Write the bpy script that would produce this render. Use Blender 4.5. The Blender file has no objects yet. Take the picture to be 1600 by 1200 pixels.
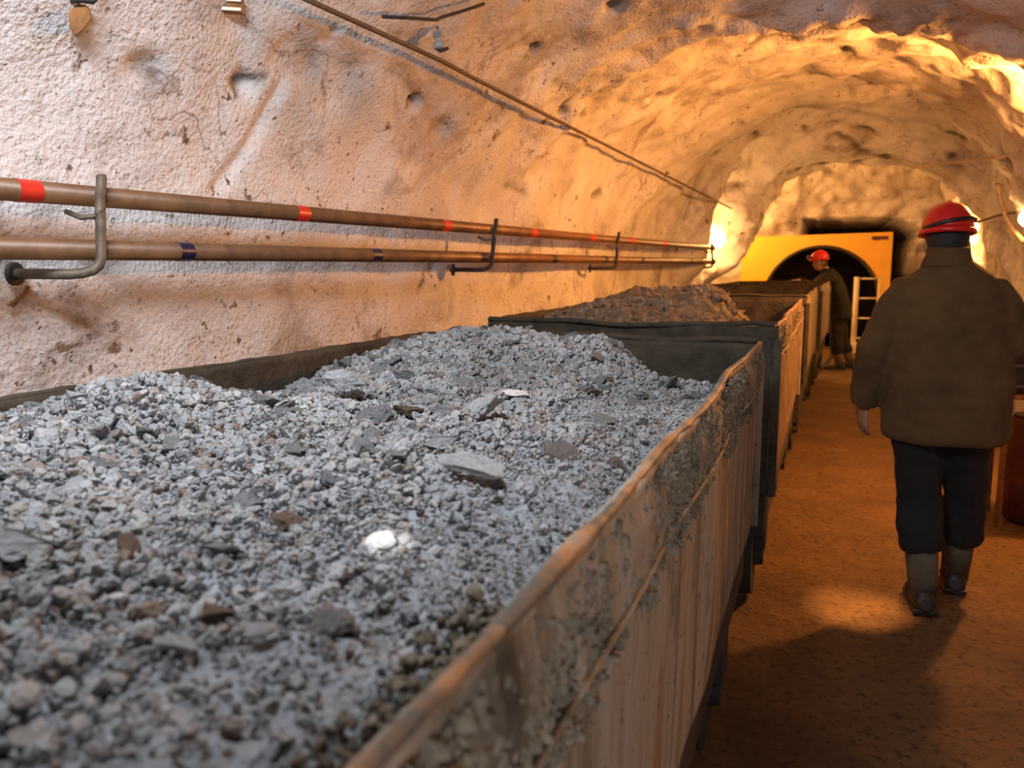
import bpy, bmesh, math, random
import numpy as np
from mathutils import Vector, Matrix, Euler

S = bpy.context.scene
COL = S.collection
random.seed(7)
RNG = np.random.default_rng(11)

# ------------------------------------------------------------------ camera
F_PX, CAM_H = 1300.0, 1.47
PITCH = math.atan2(600 - 417, F_PX)
YAW = math.atan2((1293 - 800) * math.cos(PITCH), F_PX)
FW = np.array([-math.sin(YAW) * math.cos(PITCH), math.cos(YAW) * math.cos(PITCH), -math.sin(PITCH)])
RT = np.array([math.cos(YAW), math.sin(YAW), 0.0])
UP = np.cross(RT, FW)
CAM = np.array([0.0, 0.0, CAM_H])
cd = bpy.data.cameras.new('camera')
cd.sensor_width = 36.0
cd.lens = 36.0 * F_PX / 1600.0
cd.clip_start = 0.02
cd.dof.use_dof = True
cd.dof.focus_distance = 2.0
cd.dof.aperture_fstop = 5.0
cam = bpy.data.objects.new('camera', cd)
COL.objects.link(cam)
cam.location = CAM
cam.rotation_euler = Euler((math.pi / 2 - PITCH, 0, YAW), 'XYZ')
S.camera = cam

# ------------------------------------------------------------------ world, large lights, exposure
w = bpy.data.worlds.new('world')
S.world = w
w.use_nodes = True
w.node_tree.nodes['Background'].inputs[0].default_value = (0.5, 0.4, 0.3, 1)
w.node_tree.nodes['Background'].inputs[1].default_value = 0.0
S.view_settings.view_transform = 'Standard'
S.view_settings.look = 'None'
S.view_settings.gamma = 1.0
S.view_settings.exposure = -0.14
S.view_settings.use_curve_mapping = False


def area_light(name, loc, target, size, power, color, spread=180):
    l = bpy.data.lights.new(name, 'AREA')
    l.shape = 'RECTANGLE'
    l.size, l.size_y = size
    l.energy = power
    l.color = color
    l.spread = math.radians(spread)
    o = bpy.data.objects.new(name, l)
    COL.objects.link(o)
    o.location = loc
    o.rotation_euler = (Vector(target) - Vector(loc)).to_track_quat('-Z', 'Y').to_euler()
    return o


# the white roof tube over the nearest cart and an added fill light behind the camera for the cart side
area_light('roof_tube_light', (-0.75, 0.40, 2.60), (-1.35, 1.6, 1.55), (0.9, 0.25), 43.0, (0.86, 0.93, 1.0), 150)
area_light('added_fill_light', (0.6, -1.1, 1.25), (-0.35, 1.6, 1.05), (0.4, 0.3), 4.5, (0.93, 0.96, 1.0), 80)


def spot(name, loc, target, power, color, angle, blend, radius=0.01):
    l = bpy.data.lights.new(name, 'SPOT')
    l.energy = power
    l.color = color
    l.spot_size = math.radians(angle)
    l.spot_blend = blend
    l.shadow_soft_size = radius
    o = bpy.data.objects.new(name, l)
    COL.objects.link(o)
    o.location = loc
    o.rotation_euler = (Vector(target) - Vector(loc)).to_track_quat('-Z', 'Y').to_euler()
    return o


# ------------------------------------------------------------------ projection helpers (real 3D placement from measurements)
def ray(px, py):
    return FW * F_PX + RT * (px - 800) + UP * (600 - py)


def at(px, py, y):
    d = ray(px, py)
    return Vector(CAM + d * (y / d[1]))


def onz(px, py, z):
    d = ray(px, py)
    return Vector(CAM + d * ((z - CAM_H) / d[2]))


def onx(px, py, x):
    d = ray(px, py)
    return Vector(CAM + d * (x / d[0]))


def projv(P):
    d = P - CAM
    z = d @ FW
    return 800 + F_PX * (d @ RT) / z, 600 - F_PX * (d @ UP) / z, z


# ------------------------------------------------------------------ noise
def _hash(ix, iy, iz, seed):
    h = (ix * 374761393 + iy * 668265263 + iz * 2147483647 + seed * 144665) & 0xFFFFFFFF
    h = ((h ^ (h >> 13)) * 1274126177) & 0xFFFFFFFF
    h = h ^ (h >> 16)
    return (h & 0xFFFFFF) / float(0xFFFFFF)


def vnoise(P, scale, seed=0):
    Q = np.asarray(P, float) * scale + 1000.0
    I = np.floor(Q).astype(np.int64)
    f = Q - I
    f = f * f * (3 - 2 * f)
    r = 0
    for dx in (0, 1):
        for dy in (0, 1):
            for dz in (0, 1):
                wgt = (f[..., 0] if dx else 1 - f[..., 0]) * (f[..., 1] if dy else 1 - f[..., 1]) * (f[..., 2] if dz else 1 - f[..., 2])
                r = r + wgt * _hash(I[..., 0] + dx, I[..., 1] + dy, I[..., 2] + dz, seed)
    return r * 2 - 1


def fbm(P, scale, oct=4, seed=0, gain=0.5):
    r, a = 0, 1.0
    for k in range(oct):
        r = r + a * vnoise(P, scale * 2 ** k, seed + k * 17)
        a *= gain
    return r


# ------------------------------------------------------------------ materials
def mat(name):
    m = bpy.data.materials.new(name)
    m.use_nodes = True
    nt = m.node_tree
    b = nt.nodes['Principled BSDF']
    return m, nt, b


def N(nt, t, **k):
    n = nt.nodes.new(t)
    for a, v in k.items():
        setattr(n, a, v)
    return n


def noise_node(nt, scale, detail=6, rough=0.6, vec=None, dist=0.0):
    n = N(nt, 'ShaderNodeTexNoise')
    n.inputs['Scale'].default_value = scale
    n.inputs['Detail'].default_value = detail
    n.inputs['Roughness'].default_value = rough
    n.inputs['Distortion'].default_value = dist
    if vec is not None:
        nt.links.new(vec, n.inputs['Vector'])
    return n.outputs['Fac']


def ramp(nt, fac, stops):
    r = N(nt, 'ShaderNodeValToRGB')
    e = r.color_ramp.elements
    while len(e) < len(stops):
        e.new(0.5)
    for i, (p, c) in enumerate(stops):
        e[i].position = p
        e[i].color = (c[0], c[1], c[2], 1)
    nt.links.new(fac, r.inputs[0])
    return r.outputs[0]


def bw(nt, fac, a, b):
    return ramp(nt, fac, [(a, (0, 0, 0)), (b, (1, 1, 1))])


def mix(nt, fac, a, b, mode='MIX'):
    m = N(nt, 'ShaderNodeMix', data_type='RGBA', blend_type=mode)
    for sock, v in ((m.inputs['Factor'], fac), (m.inputs['A'], a), (m.inputs['B'], b)):
        if hasattr(v, 'is_linked'):
            nt.links.new(v, sock)
        elif isinstance(v, (int, float)):
            sock.default_value = v
        else:
            sock.default_value = (v[0], v[1], v[2], 1)
    return m.outputs['Result']


def bump(nt, b, h, strength, dist, prev=None):
    n = N(nt, 'ShaderNodeBump')
    n.inputs['Strength'].default_value = strength
    n.inputs['Distance'].default_value = dist
    nt.links.new(h, n.inputs['Height'])
    if prev is not None:
        nt.links.new(prev, n.inputs['Normal'])
    nt.links.new(n.outputs[0], b.inputs['Normal'])
    return n.outputs[0]


def objco(nt, scale=(1, 1, 1)):
    t = N(nt, 'ShaderNodeTexCoord')
    m = N(nt, 'ShaderNodeMapping')
    m.inputs['Scale'].default_value = scale
    nt.links.new(t.outputs['Object'], m.inputs['Vector'])
    return m.outputs[0]


def m_wall():
    m, nt, b = mat('whitewashed shotcrete')
    v = objco(nt)
    base = ramp(nt, noise_node(nt, 1.3, 5, .6, v), [(.30, (.60, .53, .50)), (.5, (.75, .695, .675)), (.72, (.83, .79, .775))])
    # grey dirty patches
    c = mix(nt, bw(nt, noise_node(nt, 2.1, 7, .7, v, .6), .54, .68), base, (.36, .29, .26))
    c = mix(nt, bw(nt, noise_node(nt, .9, 6, .75, v, .8), .55, .66), c, (.47, .40, .37))
    # scattered dark specks and chips
    sp = bw(nt, noise_node(nt, 22, 4, .6, v), .63, .69)
    gate = bw(nt, noise_node(nt, 3.2, 3, .5, v), .38, .56)
    spk = N(nt, 'ShaderNodeMath', operation='MULTIPLY')
    nt.links.new(sp, spk.inputs[0]); nt.links.new(gate, spk.inputs[1])
    c = mix(nt, spk.outputs[0], c, (.17, .115, .08))
    # hairline cracks
    vor = N(nt, 'ShaderNodeTexVoronoi', feature='DISTANCE_TO_EDGE')
    vor.inputs['Scale'].default_value = 2.4
    wv = N(nt, 'ShaderNodeVectorMath', operation='ADD')
    nz = N(nt, 'ShaderNodeTexNoise'); nz.inputs['Scale'].default_value = 3.0; nz.inputs['Detail'].default_value = 5
    nt.links.new(v, nz.inputs['Vector'])
    sc = N(nt, 'ShaderNodeVectorMath', operation='SCALE'); sc.inputs['Scale'].default_value = 0.55
    nt.links.new(nz.outputs['Color'], sc.inputs[0])
    nt.links.new(v, wv.inputs[0]); nt.links.new(sc.outputs[0], wv.inputs[1])
    nt.links.new(wv.outputs[0], vor.inputs['Vector'])
    cr = ramp(nt, vor.outputs['Distance'], [(.0, (1, 1, 1)), (.017, (0, 0, 0))])
    cg = bw(nt, noise_node(nt, 1.1, 3, .5, v), .52, .62)
    crk = N(nt, 'ShaderNodeMath', operation='MULTIPLY')
    nt.links.new(cr, crk.inputs[0]); nt.links.new(cg, crk.inputs[1])
    crs = N(nt, 'ShaderNodeMath', operation='MULTIPLY'); crs.inputs[1].default_value = .75
    nt.links.new(crk.outputs[0], crs.inputs[0])
    c = mix(nt, crs.outputs[0], c, (.25, .16, .11))
    # larger chipped spots
    c = mix(nt, bw(nt, noise_node(nt, 6.5, 5, .62, v, .5), .655, .70), c, (.20, .135, .09))
    # fine dark pepper of grit
    c = mix(nt, bw(nt, noise_node(nt, 75, 2, .5, v), .66, .72), c, (.30, .22, .17))
    # dark rock bared by chips, stains, and shade painted into portal and vault
    at_ = N(nt, 'ShaderNodeAttribute', attribute_name='chip')
    c = mix(nt, at_.outputs['Fac'], c, (.035, .022, .014))
    # rusty stains
    c = mix(nt, bw(nt, noise_node(nt, 4.3, 6, .7, v, 1.0), .64, .80), c, (.44, .29, .19))
    nt.links.new(c, b.inputs['Base Color'])
    b.inputs['Roughness'].default_value = .9
    n1 = bump(nt, b, noise_node(nt, 9, 5, .5, v), .28, .04)
    n2 = bump(nt, b, noise_node(nt, 60, 2, .5, v), .6, .014, n1)
    bump(nt, b, spk.outputs[0], .5, -.02, n2)
    return m


def m_floor():
    m, nt, b = mat('trodden brown ore dust')
    v = objco(nt)
    c = ramp(nt, noise_node(nt, 2.2, 8, .65, v), [(.3, (.11, .052, .018)), (.55, (.19, .094, .032)), (.75, (.25, .13, .048))])
    c = mix(nt, bw(nt, noise_node(nt, 30, 5, .65, v), .52, .68), c, (.045, .024, .010))
    nt.links.new(c, b.inputs['Base Color'])
    b.inputs['Roughness'].default_value = .8
    n1 = bump(nt, b, noise_node(nt, 14, 8, .7, v), .9, .05)
    bump(nt, b, noise_node(nt, 60, 4, .6, v), .4, .01, n1)
    return m


def m_steel():
    m, nt, b = mat('mud streaked cart steel')
    v = objco(nt)
    vs = objco(nt, (1, 3.0, .22))
    c = ramp(nt, noise_node(nt, 2.6, 6, .6, vs, .3), [(.32, (.05, .038, .024)), (.43, (.20, .155, .11)), (.54, (.36, .30, .24)), (.64, (.30, .24, .18)), (.72, (.09, .07, .046))])
    c = mix(nt, bw(nt, noise_node(nt, 3.4, 5, .6, vs, .8), .56, .68), c, (.30, .135, .05))
    c = mix(nt, bw(nt, noise_node(nt, 4.2, 6, .7, v), .54, .66), c, (.125, .115, .09))
    c = mix(nt, bw(nt, noise_node(nt, 45, 3, .6, v), .64, .70), c, (.045, .036, .028))
    nt.links.new(c, b.inputs['Base Color'])
    b.inputs['Roughness'].default_value = .72
    n1 = bump(nt, b, noise_node(nt, 5, 4, .5, vs), .35, .03)
    bump(nt, b, noise_node(nt, 40, 4, .6, v), .5, .012, n1)
    return m


def m_rim():
    m, nt, b = mat('worn rusty rim')
    v = objco(nt)
    c = ramp(nt, noise_node(nt, 9, 6, .65, v), [(.3, (.12, .09, .065)), (.46, (.33, .165, .08)), (.62, (.50, .26, .13)), (.78, (.26, .245, .22))])
    c = mix(nt, bw(nt, noise_node(nt, 7, 4, .6, v), .50, .60), c, (.13, .115, .095))
    nt.links.new(c, b.inputs['Base Color'])
    b.inputs['Roughness'].default_value = .6
    b.inputs['Metallic'].default_value = .15
    bump(nt, b, noise_node(nt, 35, 5, .65, v), .6, .01)
    return m


def m_simple(name, col, rough=.7, metal=0.0, var=.3, scale=20, bs=.3, bd=.005):
    m, nt, b = mat(name)
    v = objco(nt)
    c = ramp(nt, noise_node(nt, scale, 5, .6, v), [(.3, tuple(x * (1 - var) for x in col)), (.7, tuple(min(1, x * (1 + var)) for x in col))])
    nt.links.new(c, b.inputs['Base Color'])
    b.inputs['Roughness'].default_value = rough
    b.inputs['Metallic'].default_value = metal
    bump(nt, b, noise_node(nt, scale * 3, 4, .6, v), bs, bd)
    return m


def m_rock(name, stops, rough=.85, relief=.015):
    m, nt, b = mat(name)
    oi = N(nt, 'ShaderNodeObjectInfo')
    g = N(nt, 'ShaderNodeNewGeometry')
    v = objco(nt)
    # a tone per loose stone, fine speckle on top
    add = N(nt, 'ShaderNodeMath', operation='ADD')
    nt.links.new(oi.outputs['Random'], add.inputs[0]); nt.links.new(g.outputs['Random Per Island'], add.inputs[1])
    fr = N(nt, 'ShaderNodeMath', operation='FRACT')
    nt.links.new(add.outputs[0], fr.inputs[0])
    c = ramp(nt, fr.outputs[0], stops)
    c = mix(nt, bw(nt, noise_node(nt, 3.5, 6, .7, v), .40, .66), c, mix(nt, 1.0, c, (.62, .62, .61), 'MULTIPLY'))
    nt.links.new(c, b.inputs['Base Color'])
    b.inputs['Roughness'].default_value = rough
    bump(nt, b, noise_node(nt, 5, 6, .7, v), .75, relief)
    return m


def m_emit(name, col, strength):
    m, nt, b = mat(name)
    b.inputs['Base Color'].default_value = (.9, .85, .75, 1)
    b.inputs['Emission Color'].default_value = (*col, 1)
    b.inputs['Emission Strength'].default_value = strength
    return m


M = {}
M['wall'] = m_wall()
M['floor'] = m_floor()
M['steel'] = m_steel()
M['rim'] = m_rim()
M['steel_rust'] = m_simple('rust brown cart steel', (.14, .085, .045), .8, 0, .65, 7, .7, .012)
M['steel_shaded'] = m_simple('muddy cart steel with painted shade', (.050, .038, .024), .9, 0, .6, 9, .8, .012)  # mud tone with the shade of left, inner and end plates painted in
M['mud'] = m_simple('caked brown mud', (.185, .145, .10), .9, 0, .6, 22, .8, .01)
M['dark'] = m_simple('oily dark iron', (.028, .022, .018), .75, 0, .4)
M['rock'] = m_rock('grey crushed ore', [(0, (.27, .27, .28)), (.35, (.34, .34, .345)), (.7, (.395, .39, .39)), (.9, (.33, .295, .275)), (.97, (.23, .165, .13)), (1, (.46, .455, .45))], relief=.09)
M['rock_red'] = m_rock('reddish brown ore', [(0, (.15, .085, .055)), (1, (.20, .12, .08))])
M['rock_pale'] = m_rock('pale grey ore', [(0, (.40, .40, .40)), (1, (.45, .44, .435))])
M['rock_white'] = m_rock('glossy white stone and light spot', [(0, (.93, .93, .93)), (1, (.95, .95, .95))], .25)  # white stones, and the bright light spot painted on the ore
M['dust'] = m_simple('fine damp grey ore', (.33, .34, .36), .7, 0, .35, 38, 1.0, .014)
M['rubble_brown'] = m_rock('brown dusty ore', [(0, (.17, .12, .08)), (.5, (.24, .17, .11)), (1, (.31, .22, .15))])
M['dust_brown'] = m_simple('brown dusty ore fines', (.20, .145, .095), .9, 0, .4, 25, 1.0, .015)
M['pipe'] = m_simple('brown painted pipe', (.19, .083, .034), .45, .1, .4, 9, .2, .004)
M['iron'] = m_simple('grey brown iron rod', (.16, .12, .085), .6, .3, .4, 25, .3, .004)
M['red'] = m_simple('red tape', (.62, .03, .015), .4, 0, .12, 30, .05, .001)
M['blue'] = m_simple('dark blue tape', (.010, .012, .045), .35, 0, .2, 30, .05, .001)
M['rust'] = m_simple('orange rust', (.27, .115, .035), .8, .1, .5, 18, .7, .008)
M['cable'] = m_simple('brown dusty cable', (.12, .075, .045), .7, 0, .3)
M['pale_cable'] = m_simple('pale dusty cable', (.42, .30, .18), .7, 0, .3)
M['ceramic'] = m_simple('grey ceramic', (.36, .35, .34), .3, 0, .3, 30, .1, .002)
M['yellow'] = m_simple('yellow gate paint', (.92, .52, .045), .45, 0, .06, 3, .06, .004)
M['arch'] = m_simple('black rubber edge', (.03, .02, .015), .6)
M['jacket'] = m_simple('brown wool cloth', (.088, .047, .015), .95, 0, .3, 7, .5, .008)
M['trousers'] = m_simple('black work cloth', (.009, .008, .008), .9, 0, .3, 9, .4, .008)
M['gaiter'] = m_simple('grey puttee cloth', (.10, .08, .05), .95, 0, .25, 22, .4, .005)
M['boot'] = m_simple('scuffed black leather', (.022, .017, .014), .55, 0, .5, 18, .4, .005)
M['helmet'] = m_simple('red helmet plastic', (.62, .012, .01), .35, 0, .08, 6, .04, .002)
M['skin'] = m_simple('skin', (.33, .165, .095), .55, 0, .1, 12, .08, .002)
M['hair'] = m_simple('dark hair', (.016, .014, .013), .7, 0, .3, 50, .5, .004)
M['black'] = m_simple('black plastic', (.014, .013, .012), .45, 0, .2)
M['white_paint'] = m_simple('white painted steel', (.80, .72, .58), .5, 0, .1)
M['redbox'] = m_simple('dull red paint', (.11, .03, .014), .6, 0, .3)
M['bulb'] = m_emit('glowing lamp glass', (1.0, .46, .12), 420.0)
M['bulb_niche'] = m_emit('glowing niche lamp glass', (1.0, .50, .15), 105.0)
M['bulb_roof'] = m_emit('glowing roof lamp glass', (1.0, .40, .085), 2100.0)
M['bulb_chamber'] = m_emit('glowing chamber lamp glass', (1.0, .47, .12), 900.0)
M['bulb_right'] = m_emit('glowing side lamp glass', (1.0, .52, .17), 150.0)


# ------------------------------------------------------------------ object helpers
def link(o, parent=None):
    COL.objects.link(o)
    if parent is not None:
        o.parent = parent
    return o


def tag(o, label=None, cat=None, group=None, kind=None):
    if label: o['label'] = label
    if cat: o['category'] = cat
    if group: o['group'] = group
    if kind: o['kind'] = kind
    return o


def thing(name, label, cat, loc=(0, 0, 0), rz=0.0, group=None):
    o = bpy.data.objects.new(name, None)
    o.empty_display_size = .1
    o.location = loc
    o.rotation_euler = (0, 0, rz)
    link(o)
    return tag(o, label, cat, group)


def bm_obj(name, bm, m, parent=None, smooth=False, loc=None):
    me = bpy.data.meshes.new(name)
    bmesh.ops.recalc_face_normals(bm, faces=bm.faces)
    bm.to_mesh(me)
    bm.free()
    me.materials.append(m)
    if smooth:
        me.polygons.foreach_set('use_smooth', [True] * len(me.polygons))
    o = bpy.data.objects.new(name, me)
    if loc is not None:
        o.location = loc
    return link(o, parent)


def np_obj(name, V, Fc, m, parent=None, smooth=True, loc=None):
    me = bpy.data.meshes.new(name)
    V = np.asarray(V, np.float32)
    Fc = np.asarray(Fc, np.int32)
    k = Fc.shape[1]
    me.vertices.add(len(V)); me.vertices.foreach_set('co', V.ravel())
    me.loops.add(Fc.size); me.loops.foreach_set('vertex_index', Fc.ravel())
    me.polygons.add(len(Fc))
    me.polygons.foreach_set('loop_start', np.arange(0, Fc.size, k, dtype=np.int32))
    me.polygons.foreach_set('use_smooth', np.full(len(Fc), smooth))
    me.update(calc_edges=True)
    me.validate()
    me.materials.append(m)
    o = bpy.data.objects.new(name, me)
    if loc is not None:
        o.location = loc
    return link(o, parent)


def grid_faces(nu, nv):
    i = np.arange(nu - 1)[:, None] * nv + np.arange(nv - 1)[None, :]
    return np.stack([i, i + nv, i + nv + 1, i + 1], -1).reshape(-1, 4)


def box(bm, c, s, rot=None, bev=0.0):
    g = bmesh.ops.create_cube(bm, size=1.0)
    vs = g['verts']
    Mx = Matrix.Translation(Vector(c)) @ (rot.to_4x4() if rot is not None else Matrix.Identity(4)) @ Matrix.Diagonal((s[0], s[1], s[2], 1))
    bmesh.ops.transform(bm, matrix=Mx, verts=vs)
    if bev > 0:
        es = list({e for v in vs for e in v.link_edges})
        bmesh.ops.bevel(bm, geom=es, offset=bev, segments=2, affect='EDGES', profile=.6)
    return bm


def tube(bm, pts, rads, seg=12, cap=True, up=None):
    """swept tube; rads: list of r or (ra, rb)"""
    pts = [Vector(p) for p in pts]
    n = len(pts)
    if not isinstance(rads, (list, tuple)):
        rads = [rads] * n
    rings = []
    prev = None
    for i, p in enumerate(pts):
        t = (pts[min(i + 1, n - 1)] - pts[max(i - 1, 0)])
        if t.length < 1e-9: t = Vector((0, 0, 1))
        t.normalize()
        if prev is None:
            a = Vector(up) if up is not None else (Vector((1, 0, 0)) if abs(t.x) < .9 else Vector((0, 1, 0)))
        else:
            a = prev
        a = (a - t * a.dot(t)); a.normalize()
        b = t.cross(a); prev = a
        r = rads[i]
        ra, rb = (r, r) if not isinstance(r, (list, tuple)) else r
        rings.append([bm.verts.new(p + a * (ra * math.cos(2 * math.pi * k / seg)) + b * (rb * math.sin(2 * math.pi * k / seg))) for k in range(seg)])
    for i in range(n - 1):
        for k in range(seg):
            bm.faces.new((rings[i][k], rings[i][(k + 1) % seg], rings[i + 1][(k + 1) % seg], rings[i + 1][k]))
    if cap:
        bm.faces.new(list(reversed(rings[0])))
        bm.faces.new(rings[-1])
    return bm


def ball(bm, c, r, sub=2, rot=None):
    g = bmesh.ops.create_icosphere(bm, subdivisions=sub, radius=1.0)
    r = (r, r, r) if not isinstance(r, (tuple, list)) else r
    Mx = Matrix.Translation(Vector(c)) @ (rot.to_4x4() if rot is not None else Matrix.Identity(4)) @ Matrix.Diagonal((*r, 1))
    bmesh.ops.transform(bm, matrix=Mx, verts=g['verts'])
    return bm


def remeshed(name, bm, m, parent, voxel=.01, smooth_it=2, disp=None):
    """fuse overlapping volumes into one continuous skin"""
    me = bpy.data.meshes.new('tmp')
    bmesh.ops.recalc_face_normals(bm, faces=bm.faces)
    bm.to_mesh(me); bm.free()
    o = bpy.data.objects.new('tmp', me)
    COL.objects.link(o)
    r = o.modifiers.new('r', 'REMESH'); r.mode = 'VOXEL'; r.voxel_size = voxel
    if smooth_it:
        s = o.modifiers.new('s', 'SMOOTH'); s.factor = .5; s.iterations = smooth_it
    dg = bpy.context.evaluated_depsgraph_get()
    me2 = bpy.data.meshes.new_from_object(o.evaluated_get(dg))
    bpy.data.objects.remove(o)
    bpy.data.meshes.remove(me)
    me2.name = name
    if disp is not None:
        n = len(me2.vertices)
        co = np.empty(n * 3, np.float32); me2.vertices.foreach_get('co', co)
        no = np.empty(n * 3, np.float32); me2.vertices.foreach_get('normal', no)
        co = co.reshape(-1, 3); no = no.reshape(-1, 3)
        co = co + no * np.asarray(disp(co), np.float32)[:, None]
        me2.vertices.foreach_set('co', co.ravel()); me2.update()
    me2.materials.clear(); me2.materials.append(m)
    me2.polygons.foreach_set('use_smooth', [True] * len(me2.polygons))
    return link(bpy.data.objects.new(name, me2), parent)


def sstep(x, a, b):
    t = np.clip((x - a) / (b - a), 0, 1)
    return t * t * (3 - 2 * t)


# ================================================================== THE TUNNEL
def lerp(a, b, t): return a + (b - a) * t


def tunnel_profile(y):
    L = -2.00 + .062 * (y - 1.47)
    R = 1.46 + .07 * (y - 5)
    crown = 2.82 + .045 * np.clip(y - 5, 0, 6) + .10 * sstep(-y, -4.2, -2.0)
    # the hanging brow across the roof
    crown = crown - .13 * np.exp(-((y - 4.75) / .28) ** 2)
    R = R - .05 * np.exp(-((y - 4.75) / .28) ** 2)
    # low rib in front of the chamber
    k = sstep(y, 10.15, 10.55)
    jamb = .36 * k + .20 * np.exp(-((y - 9.45) / .30) ** 2)
    R = R - .06 * k
    crown = crown - .40 * sstep(y, 9.85, 10.4)
    # the chamber behind opens out
    k2 = sstep(y, 11.3, 11.9)
    jamb = jamb * (1 - k2)
    L = lerp(L, -2.5, k2); R = lerp(R, 2.75, k2); crown = lerp(crown, 3.7, k2)
    return L, R, crown, jamb


def tunnel_point(y, s):
    """s in 0..1 from left foot over the crown to right foot"""
    L, R, crown, jamb = tunnel_profile(y)
    c, hw = (L + R) / 2, (R - L) / 2
    zs = 1.25
    a, b = .22, .78
    t = np.clip((s - a) / (b - a), 0, 1) * math.pi
    ct, st = np.cos(t), np.sin(t)
    x = c - hw * np.sign(ct) * np.abs(ct) ** .86
    z = zs + (crown - zs) * np.abs(st) ** .92
    z = np.where(s < a, zs * s / a, z)
    z = np.where(s > b, zs * (1 - s) / (1 - b), z)
    x = np.where(s < a, L, x); x = np.where(s > b, R, x)
    x = x + jamb * sstep(z, 1.22, 1.5) * (1 - sstep(s, .3, .46))
    P = np.stack([x, y + 0 * x, z - .06 * ((s == 0) | (s == 1))], -1)
    return P, c


ys = np.concatenate([np.linspace(-4, .6, 40), np.linspace(.62, 4.2, 190), np.linspace(4.22, 5.6, 60), np.linspace(5.64, 9.9, 130),
                     np.linspace(9.93, 12.2, 80), np.linspace(12.26, 16.6, 60)])
ss = np.concatenate([np.linspace(0, .2, 40), np.linspace(.203, .8, 250), np.linspace(.803, 1, 34)])
YY, SS = np.meshgrid(ys, ss, indexing='ij')
P, cc = tunnel_point(YY, SS)
mid = np.stack([cc, YY, np.full_like(YY, 1.3)], -1)
out = P - mid; out[..., 1] = 0
out /= np.linalg.norm(out, axis=-1, keepdims=True) + 1e-9
far_ = .55 + .95 * sstep(YY, 3.2, 5.5) * sstep(P[..., 2], 1.7, 2.2)
big = fbm(P, .8, 3, 5) * .07 + (fbm(P, 2.7, 3, 9) * .026 + fbm(P, 9.0, 3, 31) * .006) * far_ * 1.25
big += (-np.abs(fbm(P, 1.4, 3, 77)) * .05 + .03) * far_
rough = sstep(vnoise(P, 1.0, 55), -.3, .5)
big += fbm(P, 26, 2, 91) * .0035 * (.3 + rough)
# chipped, broken rock along the rib
big += sstep(YY, 9.2, 10.2) * (1 - sstep(YY, 11.6, 12.2)) * fbm(P, 3.6, 4, 131) * .06
# jagged lip of the roof brow
lip = np.exp(-((YY - 4.75) / .4) ** 2) * sstep(P[..., 2], 1.6, 2.4)
big += lip * fbm(P, 5, 4, 211) * .05
big *= (1 - .75 * np.exp(-((SS - .13) / .16) ** 2) * (YY < 10)) 
P = P + out * big[..., None]
# wavy position of rib and brow
P[..., 1] += (lip * .12 + sstep(YY, 9.6, 10.4) * (1 - sstep(YY, 11.4, 12.4)) * .18) * fbm(P * np.array([1, 0, 1]), 1.7, 3, 301)
flatP = P.reshape(-1, 3)
px_, py_, pd_ = projv(flatP)


def surf(px, py, rad=9, ymax=16.5):
    """the nearest point of the rock seen at a measured place"""
    d2 = (px_ - px) ** 2 + (py_ - py) ** 2
    ok = (d2 < rad * rad) & (pd_ > .3) & (flatP[:, 1] < ymax)
    if not ok.any():
        ok = (d2 < (rad * 6) ** 2) & (pd_ > .3)
    idx = np.where(ok)[0]
    if len(idx) == 0:
        return at(px, py, 5)
    dm = pd_[idx].min()
    near = idx[pd_[idx] < dm * 1.25]
    dd = np.median(pd_[near])
    r = ray(px, py)
    return Vector(CAM + r * (dd / (r @ FW)))


# pits and drill holes in the shotcrete: (pixel x, pixel y, radius m, depth m)
pits = [(835, 75, .028, .09), (1022, 152, .045, .10), (962, 10, .04, .10), (382, 132, .04, .05), (648, 158, .035, .05), (1320, 82, .05, .06),
        (1188, 62, .04, .05), (880, 175, .035, .05), (1370, 130, .04, .05), (905, 185, .05, .04), (470, 95, .10, .035), (520, 130, .12, .03), (1160, 250, .04, .05),
        (690, 200, .06, .03), (1000, 300, .03, .04), (1555, 100, .05, .06), (230, 108, .05, .03)]
disp = np.zeros(len(flatP))
for (a, b, r, dep) in pits:
    q = np.array(surf(a, b))
    dv = flatP - q
    # slightly slanted oval pits
    dv = dv * np.array([1, .75, 1.25])
    disp += dep * np.exp(-(np.linalg.norm(dv, axis=1) / r) ** 4)
chip = np.zeros(len(flatP))  # chips and stains, and painted shade on near roof and lamp corner
for (a, b, r, dep) in pits:
    if dep < .055: continue
    q = np.array(surf(a, b))
    dv = (flatP - q) * np.array([1, .8, 1.2])
    chip = np.maximum(chip, np.exp(-(np.linalg.norm(dv, axis=1) / (r * .85)) ** 4))
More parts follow.
